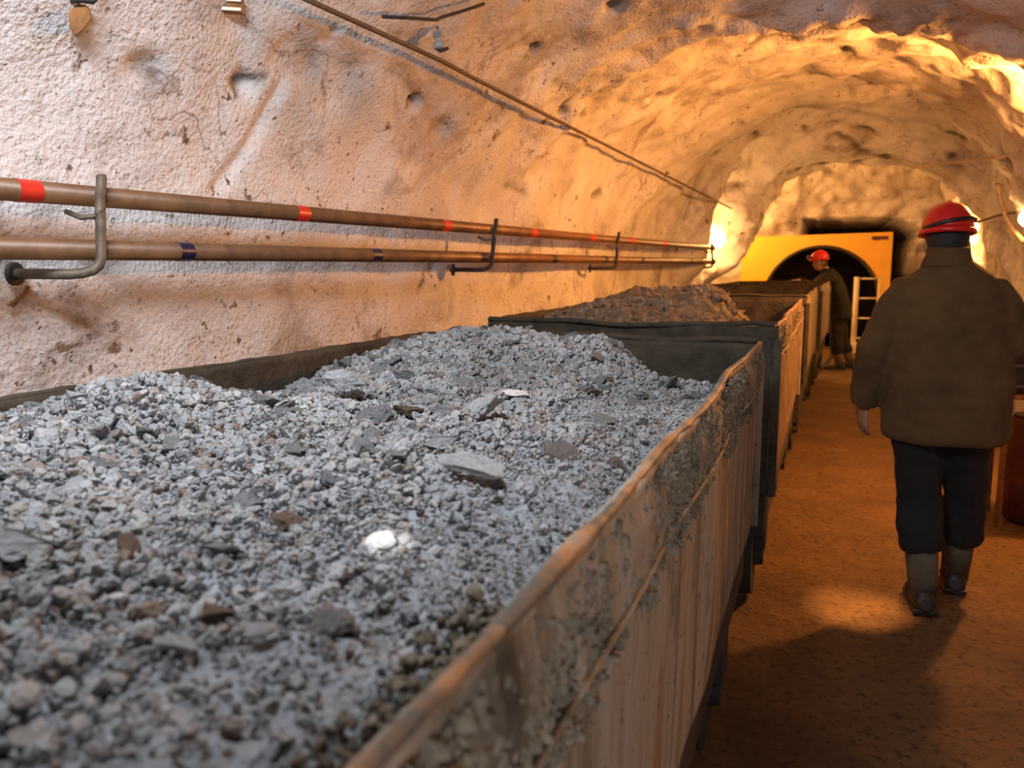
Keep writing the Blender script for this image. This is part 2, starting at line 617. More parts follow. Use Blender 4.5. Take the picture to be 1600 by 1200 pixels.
strokes = [([(1308, 214), (1345, 231), (1388, 247)], .085, 1), ([(1150, 292), (1200, 272), (1260, 262), (1330, 256), (1420, 252), (1480, 246), (1560, 264)], .05, 1),
           ([(1112, 242), (1160, 216), (1200, 204), (1260, 201), (1310, 190), (1372, 206)], .035, .9), ([(1562, 225), (1570, 250), (1585, 278)], .07, .9), ([(1375, 165), (1391, 130)], .03, .6),
           ([(1318, 75), (1328, 95)], .05, .7), ([(370, 152), (386, 127), (416, 119)], .013, .8), ([(640, 166), (655, 150)], .016, .8), ([(220, 105), (262, 130)], .014, .5), ([(878, 170), (902, 186), (916, 180)], .018, .7),
           ([(925, 306), (940, 300)], .03, .7), ([(865, 125), (905, 145)], .018, .5), ([(1460, 205), (1468, 195)], .06, .7), ([(1265, 345), (1300, 330)], .05, .3), ([(655, 452), (662, 440)], .018, .8), ([(675, 408), (672, 425)], .02, .6),
           ([(1060, 345), (1075, 310), (1095, 280)], .03, .45), ([(1135, 50), (1160, 60), (1210, 55), (1250, 48)], .025, .5), ([(980, 255), (1040, 262)], .015, .4),
           ([(1270, 105), (1300, 125), (1330, 140), (1345, 160)], .03, .6), ([(1100, 265), (1085, 300), (1070, 350)], .05, .5), ([(1455, 195), (1500, 215), (1545, 235)], .05, .8), ([(895, 150), (880, 165)], .02, .8),
           ([(1180, 70), (1215, 58)], .04, .8), ([(1350, 60), (1440, 72)], .03, .5), ([(1535, 95), (1560, 105)], .05, .8), ([(1000, 210), (1035, 180)], .025, .4), ([(790, 290), (820, 300)], .02, .5)]
for (pl, wd, amt) in strokes:
    Q3 = [np.array(surf(a, b)) for a, b in pl]
    for q0, q1 in zip(Q3[:-1], Q3[1:]):
        ab = q1 - q0
        t = np.clip(((flatP - q0) @ ab) / (ab @ ab), 0, 1)
        dd = np.linalg.norm(flatP - (q0 + t[:, None] * ab), axis=1)
        m_ = dd < wd * 4
        wn = wd * (1 + .7 * fbm(flatP[m_], 9, 3, 401))
        chip[m_] = np.maximum(chip[m_], amt * np.exp(-(dd[m_] / np.clip(wn, wd * .2, None)) ** 2))
        disp[m_] = np.maximum(disp[m_], amt * wd * .8 * np.exp(-(dd[m_] / wd) ** 2))
# grey stains on the whitewash, and painted shade on near roof and lamp corner
for (a, b, r, amt) in [(510, 100, .16, .42), (560, 150, .12, .35), (690, 190, .11, .36), (735, 290, .09, .28), (335, 25, .12, .3), (1085, 330, .30, .45), (1010, 20, .34, .42), (850, 60, .17, .35),
                       (400, 60, .10, .25), (930, 110, .2, .3), (1240, 165, .3, .28), (640, 60, .1, .25), (960, 190, .12, .3), (250, 120, .07, .35), (1450, 20, .3, .4), (700, 440, .1, .22)]:
    q = np.array(surf(a, b))
    dd = np.linalg.norm(flatP - q, axis=1)
    m_ = dd < r * 2.2
    chip[m_] = np.maximum(chip[m_], amt * np.exp(-(dd[m_] / r) ** 2) * np.clip(.65 + .9 * fbm(flatP[m_], 7, 4, 511), 0, 1))
# a long smooth crease running down the left wall
prevq = None
for (a, b) in [(525, 50), (480, 85), (440, 135), (410, 190), (375, 250), (335, 300)]:
    q = np.array(surf(a, b))
    if prevq is not None:
        ab = q - prevq
        t = np.clip(((flatP - prevq) @ ab) / (ab @ ab), 0, 1)
        dd = np.linalg.norm(flatP - (prevq + t[:, None] * ab), axis=1)
        disp = np.maximum(disp, .022 * np.exp(-(dd / .025) ** 2))
    prevq = q
flatP = flatP + out.reshape(-1, 3) * disp[:, None]
P = flatP.reshape(P.shape)
px_, py_, pd_ = projv(flatP)

nS = len(ss)
cuts = [0, int(np.searchsorted(ss, .42)), int(np.searchsorted(ss, .66)), nS - 1]
for name, a, b, lab in (('wall_left', cuts[0], cuts[1], 'rough whitewashed rock wall on the left behind the pipes'),
                        ('ceiling', cuts[1], cuts[2], 'arched whitewashed rock roof of the tunnel'),
                        ('wall_right', cuts[2], cuts[3], 'whitewashed rock wall on the right')):
    sub = P[:, a:b + 1].reshape(-1, 3)
    o = np_obj(name, sub, grid_faces(len(ys), b - a + 1), M['wall'], smooth=True)
    at_ = o.data.attributes.new('chip', 'FLOAT', 'POINT')  # carries chips, stains and painted shade
    at_.data.foreach_set('value', chip.reshape(YY.shape)[:, a:b + 1].ravel().astype(np.float32))
    tag(o, lab, None, None, 'structure')

# floor
fy = np.linspace(-4, 16.6, 420); fx = np.linspace(-2.8, 3.0, 130)
FX, FY = np.meshgrid(fx, fy, indexing='ij')
FP = np.stack([FX, FY, np.zeros_like(FX)], -1)
FP[..., 2] = fbm(FP, 1.2, 3, 3) * .008 + fbm(FP, 7, 3, 8) * .007
fo = np_obj('floor', FP.reshape(-1, 3), grid_faces(len(fx), len(fy)), M['floor'])
tag(fo, 'trodden brown dirt floor of the tunnel', None, None, 'structure')

# end wall with the dark portal behind the gate
ex = np.linspace(-3.1, 3.3, 150); ez = np.linspace(-.1, 4.1, 110)
EX, EZ = np.meshgrid(ex, ez, indexing='ij')
EP = np.stack([EX, np.full_like(EX, 16.3), EZ], -1)
EP[..., 1] += fbm(EP, .9, 3, 61) * .25 + fbm(EP, 3.5, 4, 63) * .09 - np.abs(fbm(EP, 1.3, 3, 67)) * .2
top = np.where(EX > -.45, 2.36 - .25 * np.clip((EX - .55) / .95, 0, 1) ** 3, 1.9)
inside = (EX > -1.2) & (EX < 1.52 + .1 * np.sin(EZ * 3)) & (EZ < top)
brow = np.exp(-((EX - .55) / 1.15) ** 4) * np.exp(-((EZ - 2.36) / .28) ** 2)
EP[..., 1] += np.where(inside, 5.0, brow * .25)
eo = np_obj('wall_end', EP.reshape(-1, 3), grid_faces(len(ex), len(ez)), M['wall'])
ea = eo.data.attributes.new('chip', 'FLOAT', 'POINT')      # the portal's darkness is painted in, for an unlit void
ea.data.foreach_set('value', np.where(inside, .96, 0).ravel().astype(np.float32))
tag(eo, 'rock face closing the chamber above the yellow gate', None, None, 'structure')

# white-edged rock fin on the right of the chamber (the buttress the hidden lamp lights)
fb = bmesh.new()
finp = [at(1478, 262, 12.9), at(1492, 300, 12.7), at(1508, 345, 12.6), at(1514, 390, 12.6), at(1516, 450, 12.6), at(1516, 560, 12.6)]
finp[0] = at(1480, 255, 12.9)
tube(fb, finp, [(.10, .2), (.13, .24), (.16, .26), (.17, .27), (.18, .28), (.2, .3)], 20, up=(1, 0, 0))
fin = remeshed('wall_buttress', fb, M['wall'], None, .03, 2, lambda c: fbm(c, 6, 3, 5) * .03)
tag(fin, 'narrow whitewashed rock buttress behind the red helmet', None, None, 'structure')

# ================================================================== MINE CARTS
def slab(name, Po, thick_vec, m, parent, smooth=True):
    """a plate from an outer grid of points and a thickness vector"""
    nu, nv = Po.shape[:2]
    A = Po.reshape(-1, 3); B = A + np.asarray(thick_vec, float)
    n = nu * nv
    f = grid_faces(nu, nv)
    faces = [f, (f + n)[:, ::-1]]
    idx = np.arange(n).reshape(nu, nv)
    for edge in (idx[:, 0], idx[-1, :], idx[::-1, -1], idx[0, ::-1]):
        a, b = edge[:-1], edge[1:]
        faces.append(np.stack([b, a, a + n, b + n], -1))
    return np_obj(name, np.concatenate([A, B]), np.concatenate(faces), m, parent, smooth)


ICO = {}
for sub in (1, 2, 3, 4):
    b_ = bmesh.new(); bmesh.ops.create_icosphere(b_, subdivisions=sub, radius=1.0)
    b_.verts.ensure_lookup_table()
    ICO[sub] = (np.array([v.co[:] for v in b_.verts]), np.array([[v.index for v in f.verts] for f in b_.faces]))
    b_.free()


def stone_variants(sub, n, seed, facets=9, flat=(1, .8, .62)):
    """angular broken stones: a sphere cut by random planes"""
    rg = np.random.default_rng(seed)
    outv = []
    V0 = ICO[sub][0]
    for k in range(n):
        V = V0.copy()
        for j in range(facets):
            d = rg.normal(size=3); d /= np.linalg.norm(d)
            c = rg.uniform(.38, .75)
            h = V @ d
            V = V - np.clip(h - c, 0, None)[:, None] * d
        V = V * (1 + .09 * vnoise(V0 + k * 7, 2.5, seed + k)[:, None])
        if sub > 2: V = V * (1 + .10 * fbm(V0 + k * 3, 4.5, 3, seed + k * 5)[:, None])
        V = V * (np.array(flat) * rg.uniform(.85, 1.15, 3))
        outv.append(V / np.abs(V).max())
    return outv


def rand_rot(n, rg, tilt=1.0):
    q = rg.normal(size=(n, 4)); q /= np.linalg.norm(q, axis=1)[:, None]
    a, b, c, d = q.T
    return np.stack([np.stack([1 - 2 * (c * c + d * d), 2 * (b * c - a * d), 2 * (b * d + a * c)], -1),
                     np.stack([2 * (b * c + a * d), 1 - 2 * (b * b + d * d), 2 * (c * d - a * b)], -1),
                     np.stack([2 * (b * d - a * c), 2 * (c * d + a * b), 1 - 2 * (b * b + c * c)], -1)], 1)


def pebble_cloud(name, C, Rad, sub, m, parent, seed, label=None, cat=None):
    """many small stones joined: nobody could count them"""
    rg = np.random.default_rng(seed)
    var = np.array(stone_variants(sub, 10, seed, 9))
    n = len(C)
    pick = rg.integers(0, 10, n)
    R = rand_rot(n, rg)
    V = np.einsum('nij,nvj->nvi', R, var[pick]) * Rad[:, None, None] + C[:, None, :]
    nv = V.shape[1]
    Fc = ICO[sub][1][None] + (np.arange(n) * nv)[:, None, None]
    o = np_obj(name, V.reshape(-1, 3), Fc.reshape(-1, 3), m, parent, smooth=False)
    tag(o, label, cat, None, 'stuff')
    return o


def make_cart(label, right_x, y0, y1, width, rim_z, yaw=0.0, seed=0, detail=1, side_mat='steel', group='ore carts of the train'):
    Lc = y1 - y0
    cart = thing('mine_cart', label, 'mine cart', (right_x - width / 2, y0, 0), yaw, group)
    hw, zb = width / 2, .60
    ny, nz = (150, 40) if detail else (40, 16)
    yy = np.linspace(0, Lc, ny); zz = np.linspace(zb, rim_z, nz)
    rg = np.random.default_rng(seed)

    def wob(y, sd):      # knocks along the top edge
        Q = np.stack([y, y * 0 + sd * 3.1, y * 0 + seed], -1)
        return fbm(Q, 2.2, 3, sd + seed)
    for side in (-1, 1):
        Y, Z = np.meshgrid(yy, zz, indexing='ij')
        top = (Z - zb) / (rim_z - zb)
        Q = np.stack([Y, Z * .16, Y * 0 + side * 4 + seed], -1)
        fold = fbm(Q, 2.6, 2, 40 + seed) * .022 * (1 - .7 * top) + .010 * np.abs(vnoise(Q, 5, 44 + seed)) * (1 - .5 * top)
        fold = fold * (.25 + .75 * np.sin(np.pi * np.clip(top, 0, 1)))
        X = side * (hw + fold + wob(Y, 5 + side) * .009 * top)
        Zd = Z + wob(Y, 8 + side) * .006 * top
        slab('side_panel', np.stack([X, Y, Zd], -1), (-side * .014, 0, 0), M[side_mat] if side > 0 else M['steel_shaded'], cart)
        # rolled rim bar on top of the side
        b = bmesh.new()
        ty = np.linspace(-.012, Lc + .012, 160)
        wx, wz = wob(np.clip(ty, 0, Lc), 5 + side) * .009, wob(np.clip(ty, 0, Lc), 8 + side) * .006
        jit = fbm(np.stack([ty, ty * 0, ty * 0 + side], -1), 16, 3, seed + 3)
        tube(b, [(side * (hw + wx[i] - .003), ty[i], rim_z + wz[i]) for i in range(160)],
             [(.0068 + .003 * jit[i], .0065 + .003 * jit[i]) for i in range(160)], 12, up=(1, 0, 0))
        bm_obj('rim_bar', b, M['rim'] if side > 0 else M['steel_shaded'], cart, True)
        # stiffening band below the rim
        Zb = np.linspace(rim_z - .115, rim_z - .002, 10)
        Yb, Zc = np.meshgrid(np.linspace(.0, Lc, 80), Zb, indexing='ij')
        tb = (Zc - zb) / (rim_z - zb)
        Xb = side * (hw + .003 + .009 * (1 - sstep(Zc, rim_z - .05, rim_z - .01)) + wob(Yb, 5 + side) * .009 * tb + .004 * fbm(np.stack([Yb, Zc, Yb * 0], -1), 12, 2, seed))
        slab('rim_band', np.stack([Xb, Yb, Zc + wob(Yb, 8 + side) * .006], -1), (-side * .012, 0, 0), M[side_mat], cart)
        b = bmesh.new()
        tube(b, [(side * (hw + .013 + wob(np.array(t), 5 + side) * .008), t, rim_z - .118 + float(wob(np.array(t), 8 + side)) * .006) for t in np.linspace(.01, Lc - .01, 50)], .0045, 8, up=(1, 0, 0))
        bm_obj('band_edge', b, M['steel'], cart, True)
    for e, ye in ((0, 0.0), (1, Lc)):
        X, Z = np.meshgrid(np.linspace(-hw, hw, 40), zz, indexing='ij')
        Q = np.stack([X, Z, X * 0 + e * 5 + seed], -1)
        top = (Z - zb) / (rim_z - zb)
        Y = ye + fbm(Q, 2.5, 3, 70 + seed) * .012
        slab('end_panel', np.stack([X, Y, Z - .004], -1), (0, .014 * (1 if e == 0 else -1), 0), M['steel_shaded'], cart)
        b = bmesh.new()
        tx = np.linspace(-hw, hw, 30)
        sag = fbm(np.stack([tx, tx * 0, tx * 0 + e], -1), 3, 3, seed + 12) * .008
        tube(b, [(tx[i], ye, rim_z + sag[i]) for i in range(30)], [(.010, .010)] * 30, 10, up=(0, 1, 0))
        bm_obj('rim_bar', b, M['steel_shaded'], cart, True)
        for sx in (-1, 1):
            b = bmesh.new(); box(b, (sx * (hw + .004), ye, (zb + rim_z) / 2 - .03), (.03, .03, rim_z - zb - .04), None, .006)
            bm_obj('corner_post', b, M['steel'] if sx > 0 and e == 1 else M['steel_shaded'], cart)
        b = bmesh.new()   # buffer and coupling
        box(b, (0, ye + (-.07 if e == 0 else .07), .46), (.26, .12, .13), None, .02)
        tube(b, [(0, ye + (-.05 if e == 0 else .05), .46), (0, ye + (-.17 if e == 0 else .17), .46)], .035, 12)
        bm_obj('buffer', b, M['dark'], cart)
    b = bmesh.new(); box(b, (0, Lc / 2, zb + .01), (width - .02, Lc - .02, .02)); bm_obj('floor_panel', b, M['steel'], cart)
    b = bmesh.new()
    for sx in (-1, 1):
        box(b, (sx * (hw - .07), Lc / 2, .5), (.10, Lc - .04, .18), None, .01)
    for ty in (.12, Lc / 2, Lc - .12):
        box(b, (0, ty, .5), (width - .16, .12, .16), None, .01)
    bm_obj('underframe', b, M['dark'], cart)
    for ty in (.45, Lc - .45):
        b = bmesh.new(); tube(b, [(-hw + .12, ty, .21), (hw - .12, ty, .21)], .035, 12); bm_obj('axle', b, M['dark'], cart)
        for sx in (-1, 1):
            xo = sx * (hw - .13)
            b = bmesh.new()
            tube(b, [(xo - sx * .05, ty, .21), (xo - sx * .035, ty, .21), (xo - sx * .03, ty, .21), (xo + sx * .05, ty, .21)], [.215, .215, .19, .185], 28)
            tube(b, [(xo + sx * .05, ty, .21), (xo + sx * .09, ty, .21)], [.06, .05], 16)
            bm_obj('wheel', b, M['dark'], cart)
            b = bmesh.new(); box(b, (xo + sx * .07, ty, .36), (.06, .16, .22), None, .01); bm_obj('axle_box', b, M['dark'], cart)
    return cart


W1, RZ = 1.25, 1.22
C1 = dict(right=-.20, y0=-.25, y1=2.88)
cart1 = make_cart('nearest mine cart, rusty rim, heaped full of grey crushed ore', C1['right'], C1['y0'], C1['y1'], W1, RZ, 0, 1, 1)
CW = 1.17
C2 = dict(right=-.165, y0=3.28, y1=6.05)
C3 = dict(right=-.125, y0=6.45, y1=9.05)
C4 = dict(right=-.05, y0=9.45, y1=11.95)
cart2 = make_cart('second mine cart in the train, heaped with brown dusty rubble', C2['right'], C2['y0'], C2['y1'], CW, 1.25, -.003, 2, 1, 'steel_rust')
cart3 = make_cart('third mine cart from the front, half empty, orange-lit side', C3['right'], C3['y0'], C3['y1'], CW, 1.26, -.012, 3, 0)
cart4 = make_cart('farthest mine cart, beside the bending man near the gate', C4['right'], C4['y0'], C4['y1'], CW, 1.27, -.035, 4, 0)


# mud caked along the rims of the first two carts
def mud_crust(cart, right, y0, y1, rim_z, hw, n, seed, ymin, ymax):
    rg = np.random.default_rng(seed)
    t = rg.uniform(ymin, ymax, n)
    keep = vnoise(np.stack([t, t * 0, t * 0 + seed], -1), 3.5, seed) + rg.normal(0, .25, n) > -.05
    t = t[keep]; k = len(t)
    outer = (rg.random(k) < .7) | (t > .62)
    z = np.where(outer, rim_z - .012 - rg.beta(1.3, 2.8, k) * .19, rim_z - .02 - rg.random(k) * .05)
    x = np.where(outer, hw + np.where(z > rim_z - .115, .011, .006) - .008 * sstep(z, rim_z - .05, rim_z - .01) + rg.random(k) * .004, hw - .02 - rg.random(k) * .05)
    C = np.stack([x, t - y0, z], -1)
    R = (.0022 + .0085 * rg.random(k) ** 1.7) * np.where(outer, 1, .9)
    o = pebble_cloud('mud_crust', C, R, 1, M['mud'], cart, seed)
    return o


mud_crust(cart1, C1['right'], C1['y0'], C1['y1'], RZ, W1 / 2, 14000, 5, .05, 2.8)
mud_crust(cart2, C2['right'], C2['y0'], C2['y1'], 1.25, CW / 2, 700, 6, C2['y0'] + .1, C2['y1'] - .1)


# ------------------------------------------------------------------ ore in the nearest cart
def heap1(x, y):
    g = lambda cx, cy, sx, sy, h: h * np.exp(-((x - cx) / sx) ** 2 - ((y - cy) / sy) ** 2)
    z = 1.175 + 0 * x
    z = z + g(-1.13, 1.14, .20, .22, .085)
    z = z + g(-.98, 2.22, .30, .34, .095) + g(-.62, 2.40, .26, .22, .055) + g(-.8, 1.75, .3, .3, .02)
    z = z - g(-1.38, 1.72, .20, .33, .15)
    z = z - .21 * sstep(x, -.62, -.32) * sstep(y, 2.05, 2.60)
    z = z - .10 * sstep(y, 2.55, 2.85)
    z = z + .012 * sstep(-x, -.9, -.3) * (1 - sstep(y, 1.2, 2.0))
    z = z - .035 * sstep(x, -.30, -.21) * (1 - sstep(y, 1.2, 1.8))
    z = z + g(-.95, .55, .25, .25, .03)
    Q = np.stack([x, y, x * 0], -1)
    return z + fbm(Q, 4, 3, 21) * .014 + fbm(Q, 14, 2, 22) * .006


hx = np.linspace(-1.435, -.215, 150); hy = np.linspace(-.22, 2.86, 360)
HX, HY = np.meshgrid(hx, hy, indexing='ij')
HQ = np.stack([HX, HY, HX * 0], -1)
HZ = heap1(HX, HY) + fbm(HQ, 45, 2, 23) * .004 - .006
ore = np_obj('ore_fines', np.stack([HX, HY, HZ], -1).reshape(-1, 3), grid_faces(len(hx), len(hy)), M['dust'])
tag(ore, 'fine damp grey ore filling the nearest mine cart', 'ore', None, 'stuff')
rg = np.random.default_rng(3)
n = 34000
cx = rg.uniform(-1.425, -.225, n); cy = rg.uniform(.12, 2.84, n)
fine = sstep(cx + .22 * vnoise(np.stack([cx, cy, cx * 0], -1), 3, 4), -.62, -.36) * (1 - .5 * sstep(cy, 1.6, 2.4))     # damp fines towards the right rim
keep = rg.random(n) > .72 * fine
cx, cy, fine = cx[keep], cy[keep], fine[keep]
k = len(cx)
rad = (.0042 + .0105 * rg.random(k) ** 2.0) * (1 - .35 * fine)
cz = heap1(cx, cy) + rad * (.15 - .45 * fine) + rg.uniform(-.005, .007, k) * (1 - .8 * fine)
bigp = rad > .0085
pc1 = pebble_cloud('crushed_ore', np.stack([cx, cy, cz], -1)[bigp], rad[bigp], 2, M['rock'], None, 31, 'small grey pebbles of crushed ore strewn over the nearest cart load', 'ore')
pc2 = pebble_cloud('crushed_ore', np.stack([cx, cy, cz], -1)[~bigp], rad[~bigp], 1, M['rock'], None, 32, 'finest grey grit between the pebbles in the nearest cart', 'ore')

ng = 36000
gx_, gy_ = rg.uniform(-1.43, -.22, ng), rg.uniform(.1, 2.85, ng)
gr_ = rg.uniform(.0016, .0042, ng)
pebble_cloud('ore_grit', np.stack([gx_, gy_, heap1(gx_, gy_) + rg.uniform(-.006, .004, ng)], -1), gr_, 1, M['rock'], None, 33, 'powdery grit sprinkled over the damp fines of the nearest cart', 'ore')

# stones one can pick out, each its own object
STONES = []
for i, V in enumerate(stone_variants(4, 12, 77, 12)):
    me = bpy.data.meshes.new('stone')
    me.from_pydata(V.tolist(), [], ICO[4][1].tolist())
    me.materials.append(M['rock'])
    STONES.append(me)
SPECIAL = {}
BY_LABEL = {}


def stone_mesh(i, m):
    key = (i, m.name)
    if key not in SPECIAL:
        me = STONES[i].copy(); me.materials.clear(); me.materials.append(m)
        SPECIAL[key] = me
    return SPECIAL[key]


def place_stone(name, px, py, size, rot, var, m, label, sink=.25):
    z = 1.2
    for _ in range(8):
        p = onz(px, py, z); z = float(heap1(np.array(p.x), np.array(p.y)))
    o = bpy.data.objects.new(name, stone_mesh(var, m))
    o.scale = size
    o.rotation_euler = rot
    o.location = (p.x, p.y, z + size[2] * (.5 - sink))
    link(o)
    BY_LABEL[label] = o
    return tag(o, label, 'rock', 'larger rocks on the nearest cart load')


R_ = math.radians
specials = [
    (735, 748, (.052, .034, .016), (R_(14), R_(12), R_(-25)), 2, 'rock_pale', 'broad flat grey slab lying at the middle of the ore heap'),
    (690, 705, (.036, .022, .014), (R_(10), R_(-8), R_(15)), 5, 'rock_pale', 'flat grey slab just behind the broad slab on the ore'),
    (532, 628, (.062, .046, .052), (R_(4), R_(6), R_(40)), 7, 'rock_pale', 'largest angular pale block beside the dark inner left cart wall'),
    (755, 664, (.044, .036, .038), (R_(8), R_(-6), R_(10)), 3, 'rock_pale', 'blocky pale stone on the front slope of the ore crest'),
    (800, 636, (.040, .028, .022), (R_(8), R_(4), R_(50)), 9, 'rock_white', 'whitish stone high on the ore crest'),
    (640, 652, (.034, .026, .020), (R_(0), R_(10), R_(20)), 1, 'rock_red', 'dark brown rock among pale blocks near the ore crest'),
    (450, 822, (.024, .014, .010), (R_(5), R_(15), R_(-30)), 4, 'rock_red', 'reddish brown elongated stone left of the white light-spot stand-in'),
    (200, 868, (.021, .016, .013), (R_(5), R_(25), R_(-40)), 6, 'rock_red', 'reddish brown stone at the left middle of the load'),
    (330, 678, (.026, .017, .013), (R_(0), R_(5), R_(0)), 8, 'rock_red', 'small brown stone below the left heap top'),
    (598, 858, (.026, .018, .014), (R_(5), R_(-5), R_(5)), 10, 'rock_white', 'white stone in place of a light spot'),  # white stone built in place of a bright spot of light
    (645, 857, (.010, .009, .007), (R_(5), R_(-5), R_(35)), 11, 'rock_white', 'tiny white chip just right of the white light-spot stand-in'),
    (338, 968, (.020, .014, .012), (R_(5), R_(5), R_(-10)), 0, 'rock_red', 'rounded pinkish brown stone low in the load'),
    (275, 1020, (.021, .013, .010), (R_(10), R_(5), R_(-15)), 2, 'rock_pale', 'pale flat stone below the rounded pinkish brown stone'),
    (405, 992, (.017, .013, .010), (R_(5), R_(15), R_(15)), 3, 'rock_pale', 'angular grey stone right of the rounded pinkish brown stone'),
    (35, 880, (.042, .030, .020), (R_(5), R_(12), R_(20)), 5, 'rock_pale', 'large smooth grey slab at the left picture edge'),
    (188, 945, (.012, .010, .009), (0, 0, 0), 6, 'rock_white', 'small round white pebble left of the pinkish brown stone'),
    (30, 1000, (.018, .014, .010), (0, R_(10), R_(30)), 7, 'rock_red', 'dark reddish stone at the left edge low in the load'),
    (40, 1172, (.018, .016, .014), (0, R_(10), R_(70)), 9, 'rock_pale', 'blurred round grey stone in the bottom left corner'),
    (880, 715, (.036, .024, .010), (R_(20), R_(24), R_(-45)), 4, 'rock', 'tilted thin grey slab toward the right rim'),
    (1010, 560, (.07, .05, .035), (R_(20), R_(14), R_(-15)), 1, 'rock', 'long grey lump at the far right end of the ore heap'),
    (210, 800, (.020, .014, .010), (R_(5), R_(20), R_(-35)), 8, 'rock_pale', 'bluish grey stone above the reddish brown stone at left'),
    (285, 775, (.016, .013, .011), (R_(5), R_(10), R_(25)), 11, 'rock_pale', 'pale brownish stone right of the bluish grey stone'),
    (120, 640, (.028, .022, .018), (R_(5), R_(10), R_(25)), 0, 'rock_pale', 'pale stone on the slope left of the heap top'),
]
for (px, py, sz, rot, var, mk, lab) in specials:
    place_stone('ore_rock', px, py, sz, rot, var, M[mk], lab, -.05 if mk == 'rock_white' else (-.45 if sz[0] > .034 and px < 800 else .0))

spx = np.array([(a[0], a[1]) for a in specials])
cnt = 0
rg = np.random.default_rng(19)
while cnt < 230:
    x, y = rg.uniform(-1.41, -.26), rg.uniform(.2, 2.72)
    fine_ = sstep(np.array(x), -.62, -.38) * (1 - .6 * sstep(np.array(y), 1.3, 2.0))
    if rg.random() < .75 * fine_:
        continue
    z = float(heap1(np.array(x), np.array(y)))
    a, b, _ = projv(np.array([x, y, z]))
    if (np.hypot(spx[:, 0] - a, spx[:, 1] - b) < 45).any():
        continue
    r = rg.uniform(.013, .030) * (1 + .45 * (y > 1.2)) * (1 - .3 * fine_)
    o = bpy.data.objects.new('ore_rock', STONES[rg.integers(0, 12)])
    o.scale = (r * rg.uniform(.9, 1.3), r * rg.uniform(.7, 1), r * rg.uniform(.5, .9))
    o.rotation_euler = (rg.normal(0, .35), rg.normal(0, .35), rg.uniform(0, 6.28))
    o.location = (x, y, z + r * .15)
    link(o)
    tag(o, 'one of the many grey stones lying loose on the nearest cart load', 'rock', 'loose grey stones on the nearest cart load')
    cnt += 1


# ------------------------------------------------------------------ rubble in the second and third carts
def rubble(c, zfun, width, seed, label, npeb, nrock, name):
    x0, x1 = c['right'] - width + .02, c['right'] - .02
    gx = np.linspace(x0, x1, 60); gy = np.linspace(c['y0'] + .02, c['y1'] - .02, 120)
    X, Y = np.meshgrid(gx, gy, indexing='ij')
    Q = np.stack([X, Y, X * 0], -1)
    o = np_obj('ore_fines', np.stack([X, Y, zfun(X, Y) + fbm(Q, 18, 3, seed) * .014], -1).reshape(-1, 3), grid_faces(60, 120), M['dust_brown'])
    tag(o, 'brown dusty fines ' + label, 'ore', None, 'stuff')
    r = np.random.default_rng(seed)
    px, py = r.uniform(x0, x1, npeb), r.uniform(c['y0'] + .03, c['y1'] - .03, npeb)
    rad = .008 + .022 * r.random(npeb) ** 2
    pz = zfun(px, py) + rad * .1
    pebble_cloud('crushed_ore', np.stack([px, py, pz], -1), rad, 1, M['rubble_brown'], None, seed, 'brown crushed rubble ' + label, 'ore')
    for i in range(nrock):
        x, y = r.uniform(x0 + .05, x1 - .08), r.uniform(c['y0'] + .1, c['y1'] - .2)
        s = r.uniform(.03, .06)
        o = bpy.data.objects.new('rubble_rock', stone_mesh(int(r.integers(0, 12)), M['rubble_brown']))
        o.scale = (s * 1.2, s, s * .7); o.rotation_euler = (r.normal(0, .4), r.normal(0, .4), r.uniform(0, 6))
        o.location = (x, y, float(zfun(np.array(x), np.array(y))) + s * .1)
        link(o); tag(o, 'brown rock ' + label, 'rock', 'brown rocks ' + label)


def heap2(x, y):
    z = 1.14 + .20 * np.exp(-((x + .88) / .38) ** 2 - ((y - 4.5) / 1.1) ** 2) + .10 * np.exp(-((x + .55) / .2) ** 2 - ((y - 4.3) / .5) ** 2)
    z = z - .22 * sstep(x, -.5, -.22)
    z = z - .12 * sstep(y, 5.3, 5.9)
    return z + fbm(np.stack([x, y, x * 0], -1), 4, 3, 51) * .03


def heap3(x, y):
    z = .98 + .28 * np.exp(-((x + 1.0) / .3) ** 2 - ((y - 8.0) / .8) ** 2)
    return z + fbm(np.stack([x, y, x * 0], -1), 4, 3, 52) * .03


rubble(C2, heap2, CW, 61, 'heaped on the second cart', 3500, 40, 'second')
rubble(C3, heap3, CW, 62, 'lying low in the third cart', 800, 8, 'third')

# rails under the train
track = thing('rail_track', 'pair of steel rails under the train of mine carts', 'rails', (0, 0, 0))
for off in (-.42, .42):
    b = bmesh.new()
    pts = [(-.82 + off, -3.5, .012), (-.82 + off, 2.8, .012), (-.76 + off, 4.7, .012), (-.71 + off, 7.7, .012), (-.63 + off, 10.7, .012), (-.3 + off, 14.5, .012), (-.1 + off, 19, .012)]
    tube(b, pts, [(.03, .02)] * 7, 8, up=(1, 0, 0))
    bm_obj('rail', b, M['dark'], track)

# ================================================================== PIPES ON THE LEFT WALL
def pipe_line(p0, p1, xs, xe):
    return onx(*p0, xs), onx(*p1, xe)


UA, UB = pipe_line((0, 295), (1113, 387), -1.84, -1.22)
LA, LB = pipe_line((0, 388), (1113, 409), -1.84, -1.22)


